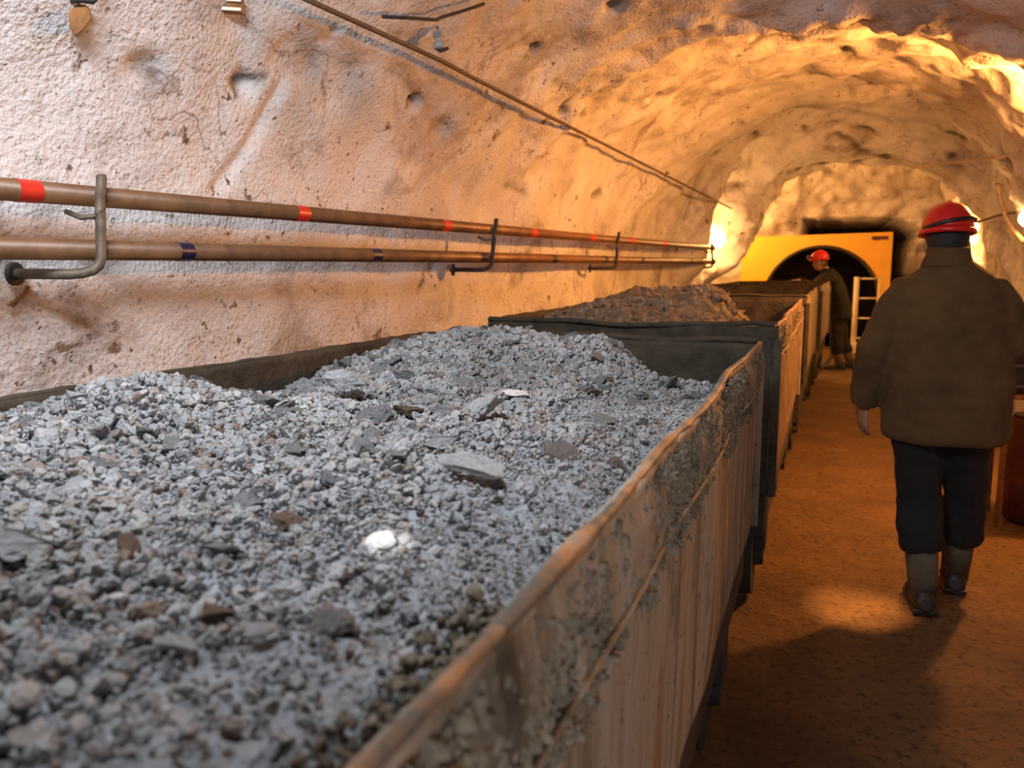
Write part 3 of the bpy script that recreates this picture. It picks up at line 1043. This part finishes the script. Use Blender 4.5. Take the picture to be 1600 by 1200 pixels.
def pipe(A, B, name, label, r, tapes, tm, couplings):
    d = (B - A)
    A2 = A - d * .10
    o = thing(name, label, 'pipe', A2)
    b = bmesh.new(); tube(b, [Vector((0, 0, 0)), B - A2], r, 24); bm_obj('pipe_run', b, M['pipe'], o, True)
    u = d.normalized()
    for (px, wpx) in tapes:
        # where the line passes that measured column
        lo, hi = -.25, 1.0
        for _ in range(40):
            m_ = (lo + hi) / 2
            q = projv(np.array(A + d * m_))[0]
            if q < px: lo = m_
            else: hi = m_
        c = A + d * lo
        hl = wpx
        b = bmesh.new(); tube(b, [c - u * hl - A2, c + u * hl - A2], r + .0012, 24, cap=False); bm_obj('tape_band', b, tm, o, True)
    for px in couplings:
        lo, hi = -.25, 1.0
        for _ in range(40):
            m_ = (lo + hi) / 2
            if projv(np.array(A + d * m_))[0] < px: lo = m_
            else: hi = m_
        c = A + d * lo
        b = bmesh.new(); tube(b, [c - u * .05 - A2, c - u * .045 - A2, c + u * .045 - A2, c + u * .05 - A2], [r, r + .006, r + .006, r], 24); bm_obj('coupling', b, M['pipe'], o, True)
    b = bmesh.new(); tube(b, [B - A2 - u * .03, B - A2 + u * .01], [r + .008, r + .008], 20); bm_obj('end_cap', b, M['dark'], o, True)
    return o


upper = pipe(UA, UB, 'water_pipe', 'upper brown wall pipe with red tape bands', .027, [(40, .030), (468, .032), (693, .035), (830, .04), (922, .045), (985, .05), (1035, .05)], M['red'], [])
lower = pipe(LA, LB, 'air_pipe', 'lower brown wall pipe with dark blue tape bands', .027, [(285, .026), (583, .03), (750, .03), (862, .035), (943, .04), (1000, .045), (1077, .05)], M['blue'], [])


def on_pipe(A, B, px):
    d = B - A; lo, hi = -.25, 1.1
    for _ in range(40):
        m_ = (lo + hi) / 2
        if projv(np.array(A + d * m_))[0] < px: lo = m_
        else: hi = m_
    return A + d * lo


def pipe_bracket(pxu, pxl, label, rr=.011, mk='dark'):
    a, c = on_pipe(UA, UB, pxu), on_pipe(LA, LB, pxl)
    u = (UB - UA).normalized()
    wdir = Vector((-1, 0, 0))
    o = thing('pipe_bracket', label, 'bracket', c + wdir * .06)
    b = bmesh.new()
    off = Vector((.040, 0, 0))
    base = Vector(o.location)
    pts = [a + Vector((.044, .004, .050)), a + Vector((.046, .003, .044)), a + off + Vector((.004, 0, .01)), a + off, (a * .5 + c * .5) + off, c + off + Vector((0, 0, .0)), c + off + Vector((0, -.002, -.022)), c + Vector((.037, -.008, -.040)),
           c + Vector((.030, -.022, -.053)), c + Vector((.016, -.042, -.060)), c + Vector((-.008, -.062, -.063)), c + Vector((-.06, -.10, -.062)), c + Vector((-.14, -.13, -.062))]
    tube(b, [p - base for p in pts], rr, 12)
    bm_obj('rod', b, M[mk], o, True)
    b = bmesh.new()
    q = a + Vector((.012, -.01, -.045)) - base
    tube(b, [q + Vector((-.05, -.03, .004)), q + Vector((-.01, -.02, -.012)), q + Vector((.02, -.005, -.008)), q + Vector((.03, .012, .0))], .007, 8)
    tube(b, [q + Vector((.018, 0, -.016)), q + Vector((.040, .0, .016))], .009, 6)
    bm_obj('clamp', b, M['iron'], o, True)
    b = bmesh.new()
    q = pts[-1] - base + Vector((.02, .01, 0))
    tube(b, [q, q + Vector((-.012, -.003, 0))], .03, 14)
    bm_obj('wall_plate', b, M['dark'], o)
    return o


pipe_bracket(138, 140, 'bent iron rod bracket at the left, nearest the camera', .0135, 'iron')
pipe_bracket(762, 758, 'iron pipe bracket above the far corner of the nearest cart')
pipe_bracket(957, 955, 'third pipe bracket from the left, thin and dark')
pipe_bracket(1106, 1108, 'last pipe bracket right against the glowing lamp')


# ================================================================== CABLES AND SMALL FITTINGS
def cable(name, label, pts, r, m, cat='cable', lift=.05, seg=8):
    P3 = []
    for (a, b) in pts:
        q = surf(a, b)
        d = (Vector(CAM) - q); dist = d.length
        P3.append(q + d.normalized() * lift * (dist / 3))
    # smooth the depths
    for _ in range(3):
        for i in range(1, len(P3) - 1):
            dd = [(p - Vector(CAM)).length for p in P3]
            want = (dd[i - 1] + dd[i + 1] + dd[i]) / 3
            dirn = (P3[i] - Vector(CAM)).normalized()
            P3[i] = Vector(CAM) + dirn * min(want, dd[i])
    o0 = P3[0]
    b = bmesh.new(); tube(b, [p - o0 for p in P3], r, seg)
    o = bm_obj(name, b, m, None, True, o0)
    return tag(o, label, cat)


def line_px(p, q, n):
    return [(p[0] + (q[0] - p[0]) * i / (n - 1), p[1] + (q[1] - p[1]) * i / (n - 1)) for i in range(n)]


cpath = line_px((455, -12), (690, 95), 6) + line_px((740, 122), (1143, 326), 10)
cable('power_cable', 'taut brown cable running along the vault above the pipes', cpath, .0095, M['cable'], lift=.12)
cable('thin_wire', 'thin pale wire hanging under the rock rib', line_px((1425, 262), (1500, 253), 3) + line_px((1530, 249), (1572, 244), 2), .012, M['pale_cable'], lift=.2)
cable('wall_wire', 'dark thin wire on the right wall beside the helmet', [(1505, 352), (1530, 346), (1558, 337), (1585, 332)], .014, M['cable'], lift=.1)
cable('hose_loop', 'pale hose hanging in a loop below the right lamp', [(1558, 288), (1563, 315), (1572, 340), (1583, 360), (1600, 378), (1622, 388)], .022, M['pale_cable'], lift=.12)


def cable_insulator():
    q = surf(686, 66); d = (Vector(CAM) - q).normalized()
    c = q + d * .10
    o = thing('cable_insulator', 'grey ceramic insulator holding the cable under the vault', 'insulator', q + d * .05)
    base = Vector(o.location)
    b = bmesh.new()
    ax = Vector((-.1, -.05, 1)).normalized()
    p0 = c - base
    tube(b, [p0 + ax * .045, p0 + ax * .04, p0 + ax * .02, p0 + ax * .018, p0 + ax * .0, p0 - ax * .002, p0 - ax * .022, p0 - ax * .026], [.012, .02, .022, .014, .014, .024, .026, .015], 18)
    bm_obj('ceramic_body', b, M['ceramic'], o, True)
    b = bmesh.new(); tube(b, [p0 + ax * .04, p0 + ax * .075 - d * .05, p0 + ax * .08 - d * .13], .006, 8); bm_obj('hook', b, M['iron'], o, True)
    b = bmesh.new(); tube(b, [p0 - ax * .03 + Vector((-.02, -.01, .01)), p0 - ax * .035, p0 - ax * .02 + Vector((.03, .02, 0))], .006, 8); bm_obj('tie_wire', b, M['dark'], o, True)


cable_insulator()
# a bent dark rod stuck to the roof
cable('bent_rod', 'dark bent iron rod stuck to the vault above the insulator', [(598, 26), (640, 28), (682, 31), (690, 27), (730, 15), (756, 6)], .0065, M['dark'], 'rod', .06)


def rock_anchor():
    q = surf(122, 30); d = (Vector(CAM) - q).normalized()
    o = thing('rock_anchor', 'rusty orange rock bolt with hook in the upper left corner', 'rock bolt', q)
    b = bmesh.new()
    side, up_ = Vector(RT), Vector(UP)
    c = d * .03
    # crumpled rusty plate
    pts = [(-.028, .03), (.022, .035), (.035, .0), (.012, -.03), (-.006, -.045), (-.018, -.02)]
    f = [b.verts.new(c + side * x + up_ * y + d * .01) for x, y in pts]
    k = [b.verts.new(c + side * x * 1.1 + up_ * y * 1.1 - d * .035) for x, y in pts]
    b.faces.new(f); b.faces.new(list(reversed(k)))
    for i in range(6): b.faces.new((f[i], k[i], k[(i + 1) % 6], f[(i + 1) % 6]))
    bmesh.ops.bevel(b, geom=list(b.edges), offset=.004, segments=2, affect='EDGES')
    bm_obj('plate', b, M['rust'], o)
    b = bmesh.new()
    tube(b, [c + side * -.035 + up_ * .02, c + side * -.03 + up_ * .045 + d * .02, c + side * .0 + up_ * .05 + d * .03, c + side * .035 + up_ * .045 + d * .02, c + side * .06 + up_ * .07, c + side * .06 + up_ * .11 - d * .03], .008, 10)
    bm_obj('hook', b, M['dark'], o, True)


rock_anchor()


def wall_bracket():
    q = surf(358, 8); d = (Vector(CAM) - q).normalized()
    o = thing('wall_bracket', 'small pale double rail bracket at the top of the left wall', 'bracket', q)
    for k, dz in enumerate((-.012, .016)):
        b = bmesh.new(); box(b, d * .02 + Vector(UP) * dz, (.07, .012, .010), Matrix.Rotation(YAW + .2, 3, 'Z'), .002); bm_obj('rail', b, M['white_paint'], o)
    b = bmesh.new(); box(b, d * .005, (.09, .012, .05), Matrix.Rotation(YAW + .2, 3, 'Z'), .002); bm_obj('back_plate', b, M['rust'], o)


wall_bracket()
# short rusty wire tail under the first bracket
cable('rusty_wire', 'short rusty wire end hanging below the first pipe bracket', [(44, 448), (40, 458), (30, 466), (18, 478)], .006, M['rust'], 'wire', .05)


# ================================================================== LAMPS
def wall_lamp(name, label, c, wall_dir, r, m, tilt=(0, 0, 1)):
    """bulkhead lamp: plate on the rock, socket, glass globe, wire guard"""
    o = thing(name, label, 'lamp', c)
    wd = Vector(wall_dir).normalized()
    b = bmesh.new(); tube(b, [wd * (r * 1.9), wd * (r * 1.7)], [r * 1.2, r * 1.2], 20); bm_obj('mounting_plate', b, M['iron'], o)
    b = bmesh.new(); tube(b, [wd * (r * 1.75), wd * r * 1.4, wd * (r * .85)], [r * .75, r * .8, r * .62], 20); bm_obj('socket', b, M['iron'], o, True)
    b = bmesh.new(); ball(b, (0, 0, 0), (r, r, r * 1.12), 3); bm_obj('glass_globe', b, m, o, True)
    u = Vector((0, 0, 1)); s = wd.cross(u); s.normalize()
    for k in range(4):
        a = math.pi * k / 4
        d = u * math.cos(a) + s * math.sin(a)
        b = bmesh.new()
        tube(b, [wd * (r * .9 * math.cos(t)) * 1.05 + d * (1.22 * r * math.sin(t)) for t in np.linspace(.35, 2 * math.pi - .35, 21)], r * .035, 6)
        bm_obj('guard_wire', b, M['iron'], o)
    return o


lampA = at(1122, 374, 10.1)
wall_lamp('wall_lamp', 'glaring lamp on the left wall at the end of the pipes', lampA, (-1, .3, .2), .085, M['bulb_niche'])
lampB = at(1604, 341, 8.6)
wall_lamp('wall_lamp', 'small bright lamp at the right picture edge on the rock wall', lampB, (1, .1, 0), .062, M['bulb_right'])
lampC = at(1519, 356, 12.2)
wall_lamp('wall_lamp', 'bright lamp on the buttress mostly hidden behind the red helmet', lampC, (.1, 1, 0), .075, M['bulb'])
lampD = Vector((1.27, 5.45, 2.2))
wall_lamp('wall_lamp', 'lamp on the right wall just outside the picture lighting the roof', lampD, (1, 0, .4), .07, M['bulb_roof'])

lampE = Vector((-1.85, 14.5, 2.45))
wall_lamp('wall_lamp', 'lamp in the chamber beside the gate, behind the left rock jamb', lampE, (-1, .3, .3), .08, M['bulb_chamber'])

# ================================================================== YELLOW GATE AT THE END
gate = thing('yellow_gate', 'yellow steel bulkhead with round arch opening at the tunnel end', 'gate', (-.2, 15.8, 0))
gy = 15.8
gx0, gx1, gt = -1.47 + .2, 1.02 + .2, 2.02
ax, az, ar = -.10 + .2, .86, .96
b = bmesh.new()
def gtop(x): return gt - .02 + .06 * (x - gx0) / (gx1 - gx0)
cols = [(gx0, 0, gtop(gx0)), (ax - ar, 0, gtop(ax - ar))]
cols += [(ax - ar * math.cos(t), az + ar * math.sin(t), gtop(ax - ar * math.cos(t))) for t in np.linspace(0, math.pi, 41)]
cols += [(ax + ar, 0, gtop(ax + ar)), (gx1, 0, gtop(gx1))]
for (xa, za, ta), (xb, zb_, tb_) in zip(cols[:-1], cols[1:]):
    if abs(xb - xa) < 1e-6: continue
    vs = [b.verts.new((x, yv, z)) for yv in (-.03, .03) for x, z in ((xa, za), (xb, zb_), (xb, tb_), (xa, ta))]
    b.faces.new(vs[:4]); b.faces.new(list(reversed(vs[4:])))
    b.faces.new((vs[0], vs[4], vs[5], vs[1])); b.faces.new((vs[3], vs[2], vs[6], vs[7]))
bmesh.ops.remove_doubles(b, verts=b.verts, dist=1e-4)
bm_obj('bulkhead_plate', b, M['yellow'], gate)
b = bmesh.new()
tube(b, [(ax + ar, -.035, 0)] + [(ax + ar * math.cos(t), -.035, az + ar * math.sin(t)) for t in np.linspace(0, math.pi, 40)] + [(ax - ar, -.035, 0)], [(.035, .03)] * 42, 8, up=(0, 1, 0))
bm_obj('arch_edging', b, M['arch'], gate, True)
b = bmesh.new(); box(b, (gx1 - .10, -.05, gt / 2), (.20, .05, gt), None, .008); bm_obj('side_post', b, M['yellow'], gate)
b = bmesh.new(); box(b, (gx1 - .20, -.06, gt - .06), (.26, .05, .06), None, .008); bm_obj('hinge', b, M['redbox'], gate)

rail_g = thing('barrier_rail', 'white tubular barrier standing in the gate opening', 'barrier', (.48, 15.45, 0))
b = bmesh.new(); tube(b, [(0, 0, 0), (0, 0, 1.30)], .045, 12); bm_obj('post', b, M['white_paint'], rail_g, True)
b = bmesh.new(); tube(b, [(.36, 0, 0), (.36, 0, 1.27)], .018, 10); bm_obj('post', b, M['white_paint'], rail_g, True)
for z in (1.27, .94, .60, .26):
    b = bmesh.new(); tube(b, [(0, 0, z), (.38, 0, z)], .016, 8); bm_obj('crossbar', b, M['white_paint'], rail_g, True)
b = bmesh.new(); box(b, (.06, -.02, .09), (.40, .30, .18), None, .02); bm_obj('footing', b, M['white_paint'], rail_g)

# ================================================================== EQUIPMENT ON THE RIGHT
cb = thing('control_box', 'black switch box with pale ribs at the right edge behind the man', 'switch box', (1.0, 5.45, 0))
b = bmesh.new(); box(b, (.17, 0, .90), (.42, .40, .26), None, .03); bm_obj('housing', b, M['black'], cb)
for z in (.815, .93, 1.0):
    b = bmesh.new(); box(b, (.17, -.207, z), (.38, .015, .014), None, .003); bm_obj('rib', b, M['iron'], cb)
b = bmesh.new(); tube(b, [(.12, -.05, 1.03), (.12, -.05, 1.08)], .05, 14); bm_obj('knob', b, M['redbox'], cb)
b = bmesh.new(); box(b, (.17, 0, .755), (.46, .42, .03), None, .008); bm_obj('shelf', b, M['rust'], cb)
for sx in (-.02, .36):
    for sy in (-.17, .17):
        b = bmesh.new(); box(b, (sx, sy, .37), (.03, .03, .74), None, .004); bm_obj('leg', b, M['rust'], cb)
db = thing('iron_drum', 'dark red iron drum under the black switch box', 'drum', (1.17, 5.45, 0))
b = bmesh.new(); tube(b, [(0, 0, .015), (0, 0, .03), (0, 0, .2), (0, 0, .22), (0, 0, .24), (0, 0, .42), (0, 0, .44), (0, 0, .46), (0, 0, .60), (0, 0, .62)],
                      [.13, .14, .14, .148, .14, .14, .148, .14, .14, .13], 24); bm_obj('shell', b, M['redbox'], db, True)
b = bmesh.new(); tube(b, [(0, 0, .62), (0, 0, .63)], [.12, .12], 24); bm_obj('lid', b, M['dark'], db)
# ================================================================== PEOPLE
def lerpv(a, b, t): return Vector(a) * (1 - t) + Vector(b) * t


def add_hand(bm, wrist, direc, palm_n, thumb_side, s=1.0, curl=.5):
    """palm and five separate bent fingers"""
    d = Vector(direc).normalized(); n = Vector(palm_n); n = (n - d * n.dot(d)).normalized()
    t = d.cross(n) * thumb_side
    w = Vector(wrist)
    tube(bm, [w - d * .02 * s, w + d * .015 * s, w + d * .05 * s, w + d * .088 * s, w + d * .096 * s],
         [(.026 * s, .019 * s), (.032 * s, .017 * s), (.041 * s, .016 * s), (.040 * s, .014 * s), (.034 * s, .009 * s)], 14, up=t)
    for i, (off, ln) in enumerate(((.030, .068), (.010, .078), (-.011, .072), (-.031, .056))):
        b0 = w + d * .082 * s + t * off * s
        p, a = b0, 0.0
        pts = [p]
        for k, f in enumerate((.42, .33, .25)):
            a += curl * (.55, .9, .7)[k]
            dir_ = d * math.cos(a) + n * math.sin(a)
            p = p + dir_ * ln * f * s
            pts.append(p)
        tube(bm, pts, [.0092 * s, .0088 * s, .0080 * s, .0062 * s], 10)
    b0 = w + d * .022 * s + t * .026 * s
    tube(bm, [b0, b0 + (d * .6 + t * .75 + n * .15).normalized() * .034 * s, b0 + (d * .6 + t * .75 + n * .15).normalized() * .034 * s + (d * .85 + t * .25 + n * .35).normalized() * .03 * s,
              b0 + (d * .6 + t * .75 + n * .15).normalized() * .034 * s + (d * .85 + t * .25 + n * .35).normalized() * .052 * s], [.013 * s, .0115 * s, .010 * s, .007 * s], 10)


def build_person(label, J, fwd, hfwd, jk, lamp=False, vox=.007, jacket_rings=None):
    f = Vector(fwd).normalized(); up = Vector((0, 0, 1)); r = f.cross(up).normalized()
    hf = Vector(hfwd).normalized(); hr = hf.cross(up).normalized(); hu = hr.cross(hf).normalized()
    g = lambda k: Vector(J[k])
    base = Vector(((g('ankle_l').x + g('ankle_r').x) / 2, (g('ankle_l').y + g('ankle_r').y) / 2, 0))
    root = thing('person', label, 'person', base)
    L = lambda p: Vector(p) - base
    # ---- the body: one continuous skin
    b = bmesh.new()
    hc = L(g('head'))
    ball(b, hc + hu * .015, (.076, .095, .108), 3, Matrix((hr, hf, hu)).transposed())
    ball(b, hc - hu * .055 + hf * .022, (.056, .066, .060), 3, Matrix((hr, hf, hu)).transposed())       # jaw
    tube(b, [hc + hf * .088 + hu * .012, hc + hf * .103 - hu * .012, hc + hf * .110 - hu * .028, hc + hf * .09 - hu * .034], [.008, .011, .014, .009], 10)   # nose
    tube(b, [hc + hf * .082 - hu * .062 - hr * .02, hc + hf * .089 - hu * .062, hc + hf * .082 - hu * .062 + hr * .02], .006, 8)         # lips
    tube(b, [hc + hf * .082 + hu * .022 - hr * .04, hc + hf * .096 + hu * .026, hc + hf * .082 + hu * .022 + hr * .04], .008, 8)         # brow
    for s in (-1, 1):
        ball(b, hc + hr * s * .079 - hu * .008 - hf * .01, (.010, .018, .030), 2, Matrix((hr, hf, hu)).transposed())
    tube(b, [L(g('neck')) - up * .06, L(g('neck')), hc - hu * .05 - hf * .012, hc - hf * .01], [.066, .058, .056, .058], 16)
    tube(b, [L(g('pelvis')) - up * .07, L(g('pelvis')), lerpv(L(g('pelvis')), L(g('chest')), .45), L(g('chest')), lerpv(L(g('chest')), L(g('neck')), .6), L(g('neck'))],
         [(.13, .10), (.165, .115), (.15, .105), (.17, .115), (.13, .09), (.06, .06)], 20, up=r)
    for s in ('l', 'r'):
        sh, el, wr = L(g('shoulder_' + s)), L(g('elbow_' + s)), L(g('wrist_' + s))
        tube(b, [lerpv(L(g('chest')), sh, .55), sh, lerpv(sh, el, .35), el, lerpv(el, wr, .3), wr], [.07, .062, .052, .041, .042, .028], 14)
        hd = J.get('hand_' + s) or (wr - el).normalized()
        add_hand(b, wr, hd, J['palm_' + s], -1 if s == 'l' else 1, 1.0, J.get('curl_' + s, .5))
        hp, kn, an = L(g('hip_' + s)), L(g('knee_' + s)), L(g('ankle_' + s))
        tube(b, [lerpv(L(g('pelvis')), hp, .6), hp, lerpv(hp, kn, .5), kn, lerpv(kn, an, .35), an], [.08, .085, .07, .052, .052, .034], 14)
        td = Vector(J['toe_' + s]).normalized()
        tube(b, [an, an - up * .05 + td * .02, an - up * .05 + td * .13], [.036, .034, .028], 12)
    remeshed('body', b, M['skin'], root, vox, 1)
    for s in (-1, 1):
        b = bmesh.new(); ball(b, hc + hf * .086 + hr * s * .031 + hu * .004, .011, 2); bm_obj('eye', b, M['black'], root, True)
    # ---- jacket
    b = bmesh.new()
    rings = jacket_rings
    tube(b, [L(c) for c, *_ in rings], [(a, d) for _, a, d in rings], 28, up=r)
    for s in ('l', 'r'):
        sh, el, wr = L(g('shoulder_' + s)), L(g('elbow_' + s)), L(g('wrist_' + s))
        inn = lerpv(L(g('chest')), sh, .5) + up * .0
        cuff = lerpv(el, wr, .98)
        tube(b, [inn, sh, lerpv(sh, el, .3), lerpv(sh, el, .75), el, lerpv(el, wr, .4), lerpv(el, wr, .8), cuff], [.085, .086, .086, .076, .072, .068, .060, .056], 18)

    def wr_disp(c):
        q = np.asarray(c, float)
        return fbm(q * np.array([1, 1, .55]), 9, 3, 15) * .008 + fbm(q * np.array([.6, .6, 1.5]), 13, 2, 25) * .004
    jo = remeshed('jacket', b, M[jk], root, max(.011, vox), 3, wr_disp)
    # collar
    b = bmesh.new()
    nk = L(g('neck'))
    tube(b, [nk - up * .035, nk + up * .015 - f * .0, nk + up * .05 - f * .004], [(.105, .095), (.085, .085), (.080, .082)], 24, cap=True, up=r)
    remeshed('collar', b, M[jk], root, max(.008, vox), 1)
    # ---- trousers
    b = bmesh.new()
    tube(b, [L(g('pelvis')) + up * .12, L(g('pelvis')), L(g('pelvis')) - up * .10], [(.165, .125), (.185, .14), (.165, .13)], 22, up=r)
    for s in ('l', 'r'):
        hp, kn, an = L(g('hip_' + s)), L(g('knee_' + s)), L(g('ankle_' + s))
        e = lerpv(kn, an, .60)
        tube(b, [hp + up * .06, hp - up * .05, lerpv(hp, kn, .5), kn, lerpv(kn, an, .3), lerpv(kn, an, .52), e], [.10, .102, .096, .090, .094, .093, .078], 18)
    remeshed('trousers', b, M['trousers'], root, max(.012, vox), 3, lambda c: fbm(c, 11, 3, 35) * .008)
    for s in ('l', 'r'):
        kn, an = L(g('knee_' + s)), L(g('ankle_' + s))
        ax_ = (an - kn).normalized()
        b = bmesh.new()
        tube(b, [lerpv(kn, an, .52), lerpv(kn, an, .75), lerpv(kn, an, .99)], [.066, .063, .058], 18)
        bm_obj('gaiter', b, M['gaiter'], root, True)
        td = Vector(J['toe_' + s]).normalized()
        sd = td.cross(up)
        b = bmesh.new()
        heel = an - up * (an.z - .0) if abs(an.z) < .13 else an - td.cross(sd) * 0 - up * .085
        fz = max(an.z - .085, 0.0)
        a0 = Vector((an.x, an.y, fz))
        tube(b, [an + up * .03, an - up * .02 + td * .005, a0 + up * .035 + td * .015], [.060, .058, .056], 18)
        tube(b, [a0 - td * .075 + up * .045, a0 - td * .06 + up * .042, a0 + td * .02 + up * .05, a0 + td * .11 + up * .045, a0 + td * .17 + up * .036, a0 + td * .205 + up * .03],
             [(.030, .030), (.044, .042), (.047, .048), (.052, .044), (.046, .035), (.025, .022)], 18, up=sd)
        bo = remeshed('boot', b, M['boot'], root, max(.008, vox), 2)
        b = bmesh.new()
        box(b, a0 + td * .065 + up * .011, (.094, .28, .022), Matrix((sd, td, up)).transposed(), .006)
        bm_obj('sole', b, M['black'], bo)
    # ---- hair and helmet
    rotm = Matrix((hr, hf, hu)).transposed()
    b = bmesh.new()
    ball(b, hc + hu * .02 - hf * .008, (.083, .098, .105), 3, rotm)
    ball(b, hc - hu * .04 - hf * .035, (.074, .062, .062), 3, rotm)
    # hair only at the back and sides
    for v in list(b.verts):
        q = v.co - hc
        if q.dot(hf) > .045 or (q.dot(hf) > .02 and q.dot(hu) < .0):
            b.verts.remove(v)
    bm_obj('hair', b, M['hair'], root, True)
    helm_c = hc + hu * .055
    b = bmesh.new()
    prof = []
    seg = 32
    nr = 12
    rows = []
    for i in range(nr + 1):
        t = i / nr * math.pi / 2
        rows.append([b.verts.new(helm_c + rotm @ Vector((.100 * math.cos(t) ** .8 * math.cos(2 * math.pi * k / seg), .126 * math.cos(t) ** .8 * math.sin(2 * math.pi * k / seg), .118 * math.sin(t)))) for k in range(seg)] if i < nr else [b.verts.new(helm_c + rotm @ Vector((0, 0, .118)))])
    for i in range(nr - 1):
        for k in range(seg):
            b.faces.new((rows[i][k], rows[i][(k + 1) % seg], rows[i + 1][(k + 1) % seg], rows[i + 1][k]))
    for k in range(seg):
        b.faces.new((rows[nr - 1][k], rows[nr - 1][(k + 1) % seg], rows[nr][0]))
    hb = bm_obj('helmet', b, M['helmet'], root, True)
    md = hb.modifiers.new('shell', 'SOLIDIFY'); md.thickness = .004
    b = bmesh.new()
    tube(b, [helm_c + rotm @ Vector((.105 * math.cos(t), .130 * math.sin(t) + (.018 if math.sin(t) > .3 else 0) * math.sin(t), -.006 + .004 * math.sin(t))) for t in np.linspace(0, 2 * math.pi, 41)], [(.011, .005)] * 41, 8, cap=False, up=hu)
    bm_obj('brim', b, M['helmet'], hb, True)
    b = bmesh.new()
    tube(b, [helm_c + rotm @ Vector((0, .112 * math.cos(t) * 1.02, .008 + .114 * math.sin(t))) for t in np.linspace(.3, math.pi - .15, 20)], [(.009, .006)] * 20, 8, up=hr)
    bm_obj('crest', b, M['helmet'], hb, True)
    b = bmesh.new()
    tube(b, [helm_c + rotm @ Vector((.103 * math.cos(t), .128 * math.sin(t), .026 + .02 * math.cos(t))) for t in np.linspace(math.pi + .25, 2 * math.pi + .35, 24)], [(.004, .008)] * 24, 8, up=hr)
    bm_obj('strap', b, M['black'], hb, True)
    b = bmesh.new()
    q = helm_c + rotm @ Vector((0, .128, .045))
    tube(b, [q, q + hf * .045], [.028, .032], 16)
    bm_obj('headlamp', b, M['black'], hb)
    return root


my = 3.87
m1 = dict(head=at(1479, 382, my + .04), neck=at(1481, 404, my), chest=at(1483, 470, my), pelvis=(.475, my, .90),
          shoulder_l=at(1413, 464, my), elbow_l=at(1366, 545, my - .04), wrist_l=at(1350, 632, my + .06), hand_l=(-.02, .10, -1),
          palm_l=(.9, .5, 0), curl_l=.45,
          shoulder_r=at(1556, 464, my), elbow_r=at(1590, 535, my - .03), wrist_r=at(1602, 540, my + .24), hand_r=(.15, 1, .25), palm_r=(-.9, 0, -.3), curl_r=.9,
          hip_l=at(1437, 665, my), knee_l=at(1436, 775, my + .03), ankle_l=at(1443, 915, my - .06), toe_l=(-.08, 1, 0),
          hip_r=at(1508, 665, my), knee_r=at(1508, 770, my + .14), ankle_r=at(1492, 890, my + .24), toe_r=(.05, 1, 0))
m1['ankle_l'].z = .10; m1['ankle_r'].z = .10
xs = lambda a: at(a, 600, my).x
rings1 = [((.498, my, .745), .236, .165), ((.498, my, .77), .250, .18), ((.495, my, .90), .248, .18), ((.488, my, 1.08), .244, .175), ((.48, my, 1.24), .243, .17), ((.475, my, 1.35), .222, .15), ((.47, my, 1.42), .165, .115), ((.465, my, 1.475), .10, .085), ((.46, my + .005, 1.50), .075, .07)]
build_person('man in red helmet and brown jacket walking away down the path', m1, (0, 1, 0), (-.08, 1, -.12), 'jacket', True, .007, rings1)

y2 = 12.75
m2 = dict(head=(-.10, y2, 1.53), neck=(.0, y2, 1.40), chest=(.08, y2, 1.24), pelvis=(.18, y2 + .03, .88),
          shoulder_l=(.02, y2 - .19, 1.33), elbow_l=(-.18, y2 - .36, 1.16), wrist_l=(-.36, y2 - .58, 1.29), hand_l=(-.8, -.6, -.1), palm_l=(0, 0, -1), curl_l=.4,
          shoulder_r=(.02, y2 + .19, 1.33), elbow_r=(-.22, y2 + .12, 1.16), wrist_r=(-.50, y2 - .10, 1.24), hand_r=(-.9, -.5, .0), palm_r=(0, 0, -1), curl_r=.4,
          hip_l=(.17, y2 - .07, .86), knee_l=(.16, y2 - .10, .47), ankle_l=(.22, y2 - .10, .10), toe_l=(-1, -.2, 0),
          hip_r=(.19, y2 + .12, .86), knee_r=(.24, y2 + .15, .47), ankle_r=(.38, y2 + .16, .10), toe_r=(-1, .1, 0))
rings2 = [((.20, y2 + .03, .72), .235, .165), ((.19, y2 + .03, .76), .245, .175), ((.17, y2 + .02, .92), .23, .165), ((.11, y2, 1.14), .225, .155), ((.06, y2, 1.28), .20, .14), ((.02, y2, 1.36), .14, .11), ((.0, y2, 1.42), .07, .065)]
build_person('man in red helmet and dark clothes leaning over the farthest cart', m2, (-1, -.25, 0), (-1, -.45, -.15), 'trousers', False, .012, rings2)

# added spots without a lamp, for the bright patches on ore and path
spot('added_spot_ore', (-.05, -.35, 1.95), tuple(BY_LABEL['white stone in place of a light spot'].location + Vector((.003, 0, .004))), 150.0, (1, .98, .95), 2.2, .5, .004)
spot('added_spot_path', (.05, 2.7, 2.15), tuple(onz(1340, 950, 0.0)), 750.0, (1, .48, .14), 13, 1.0, .02)
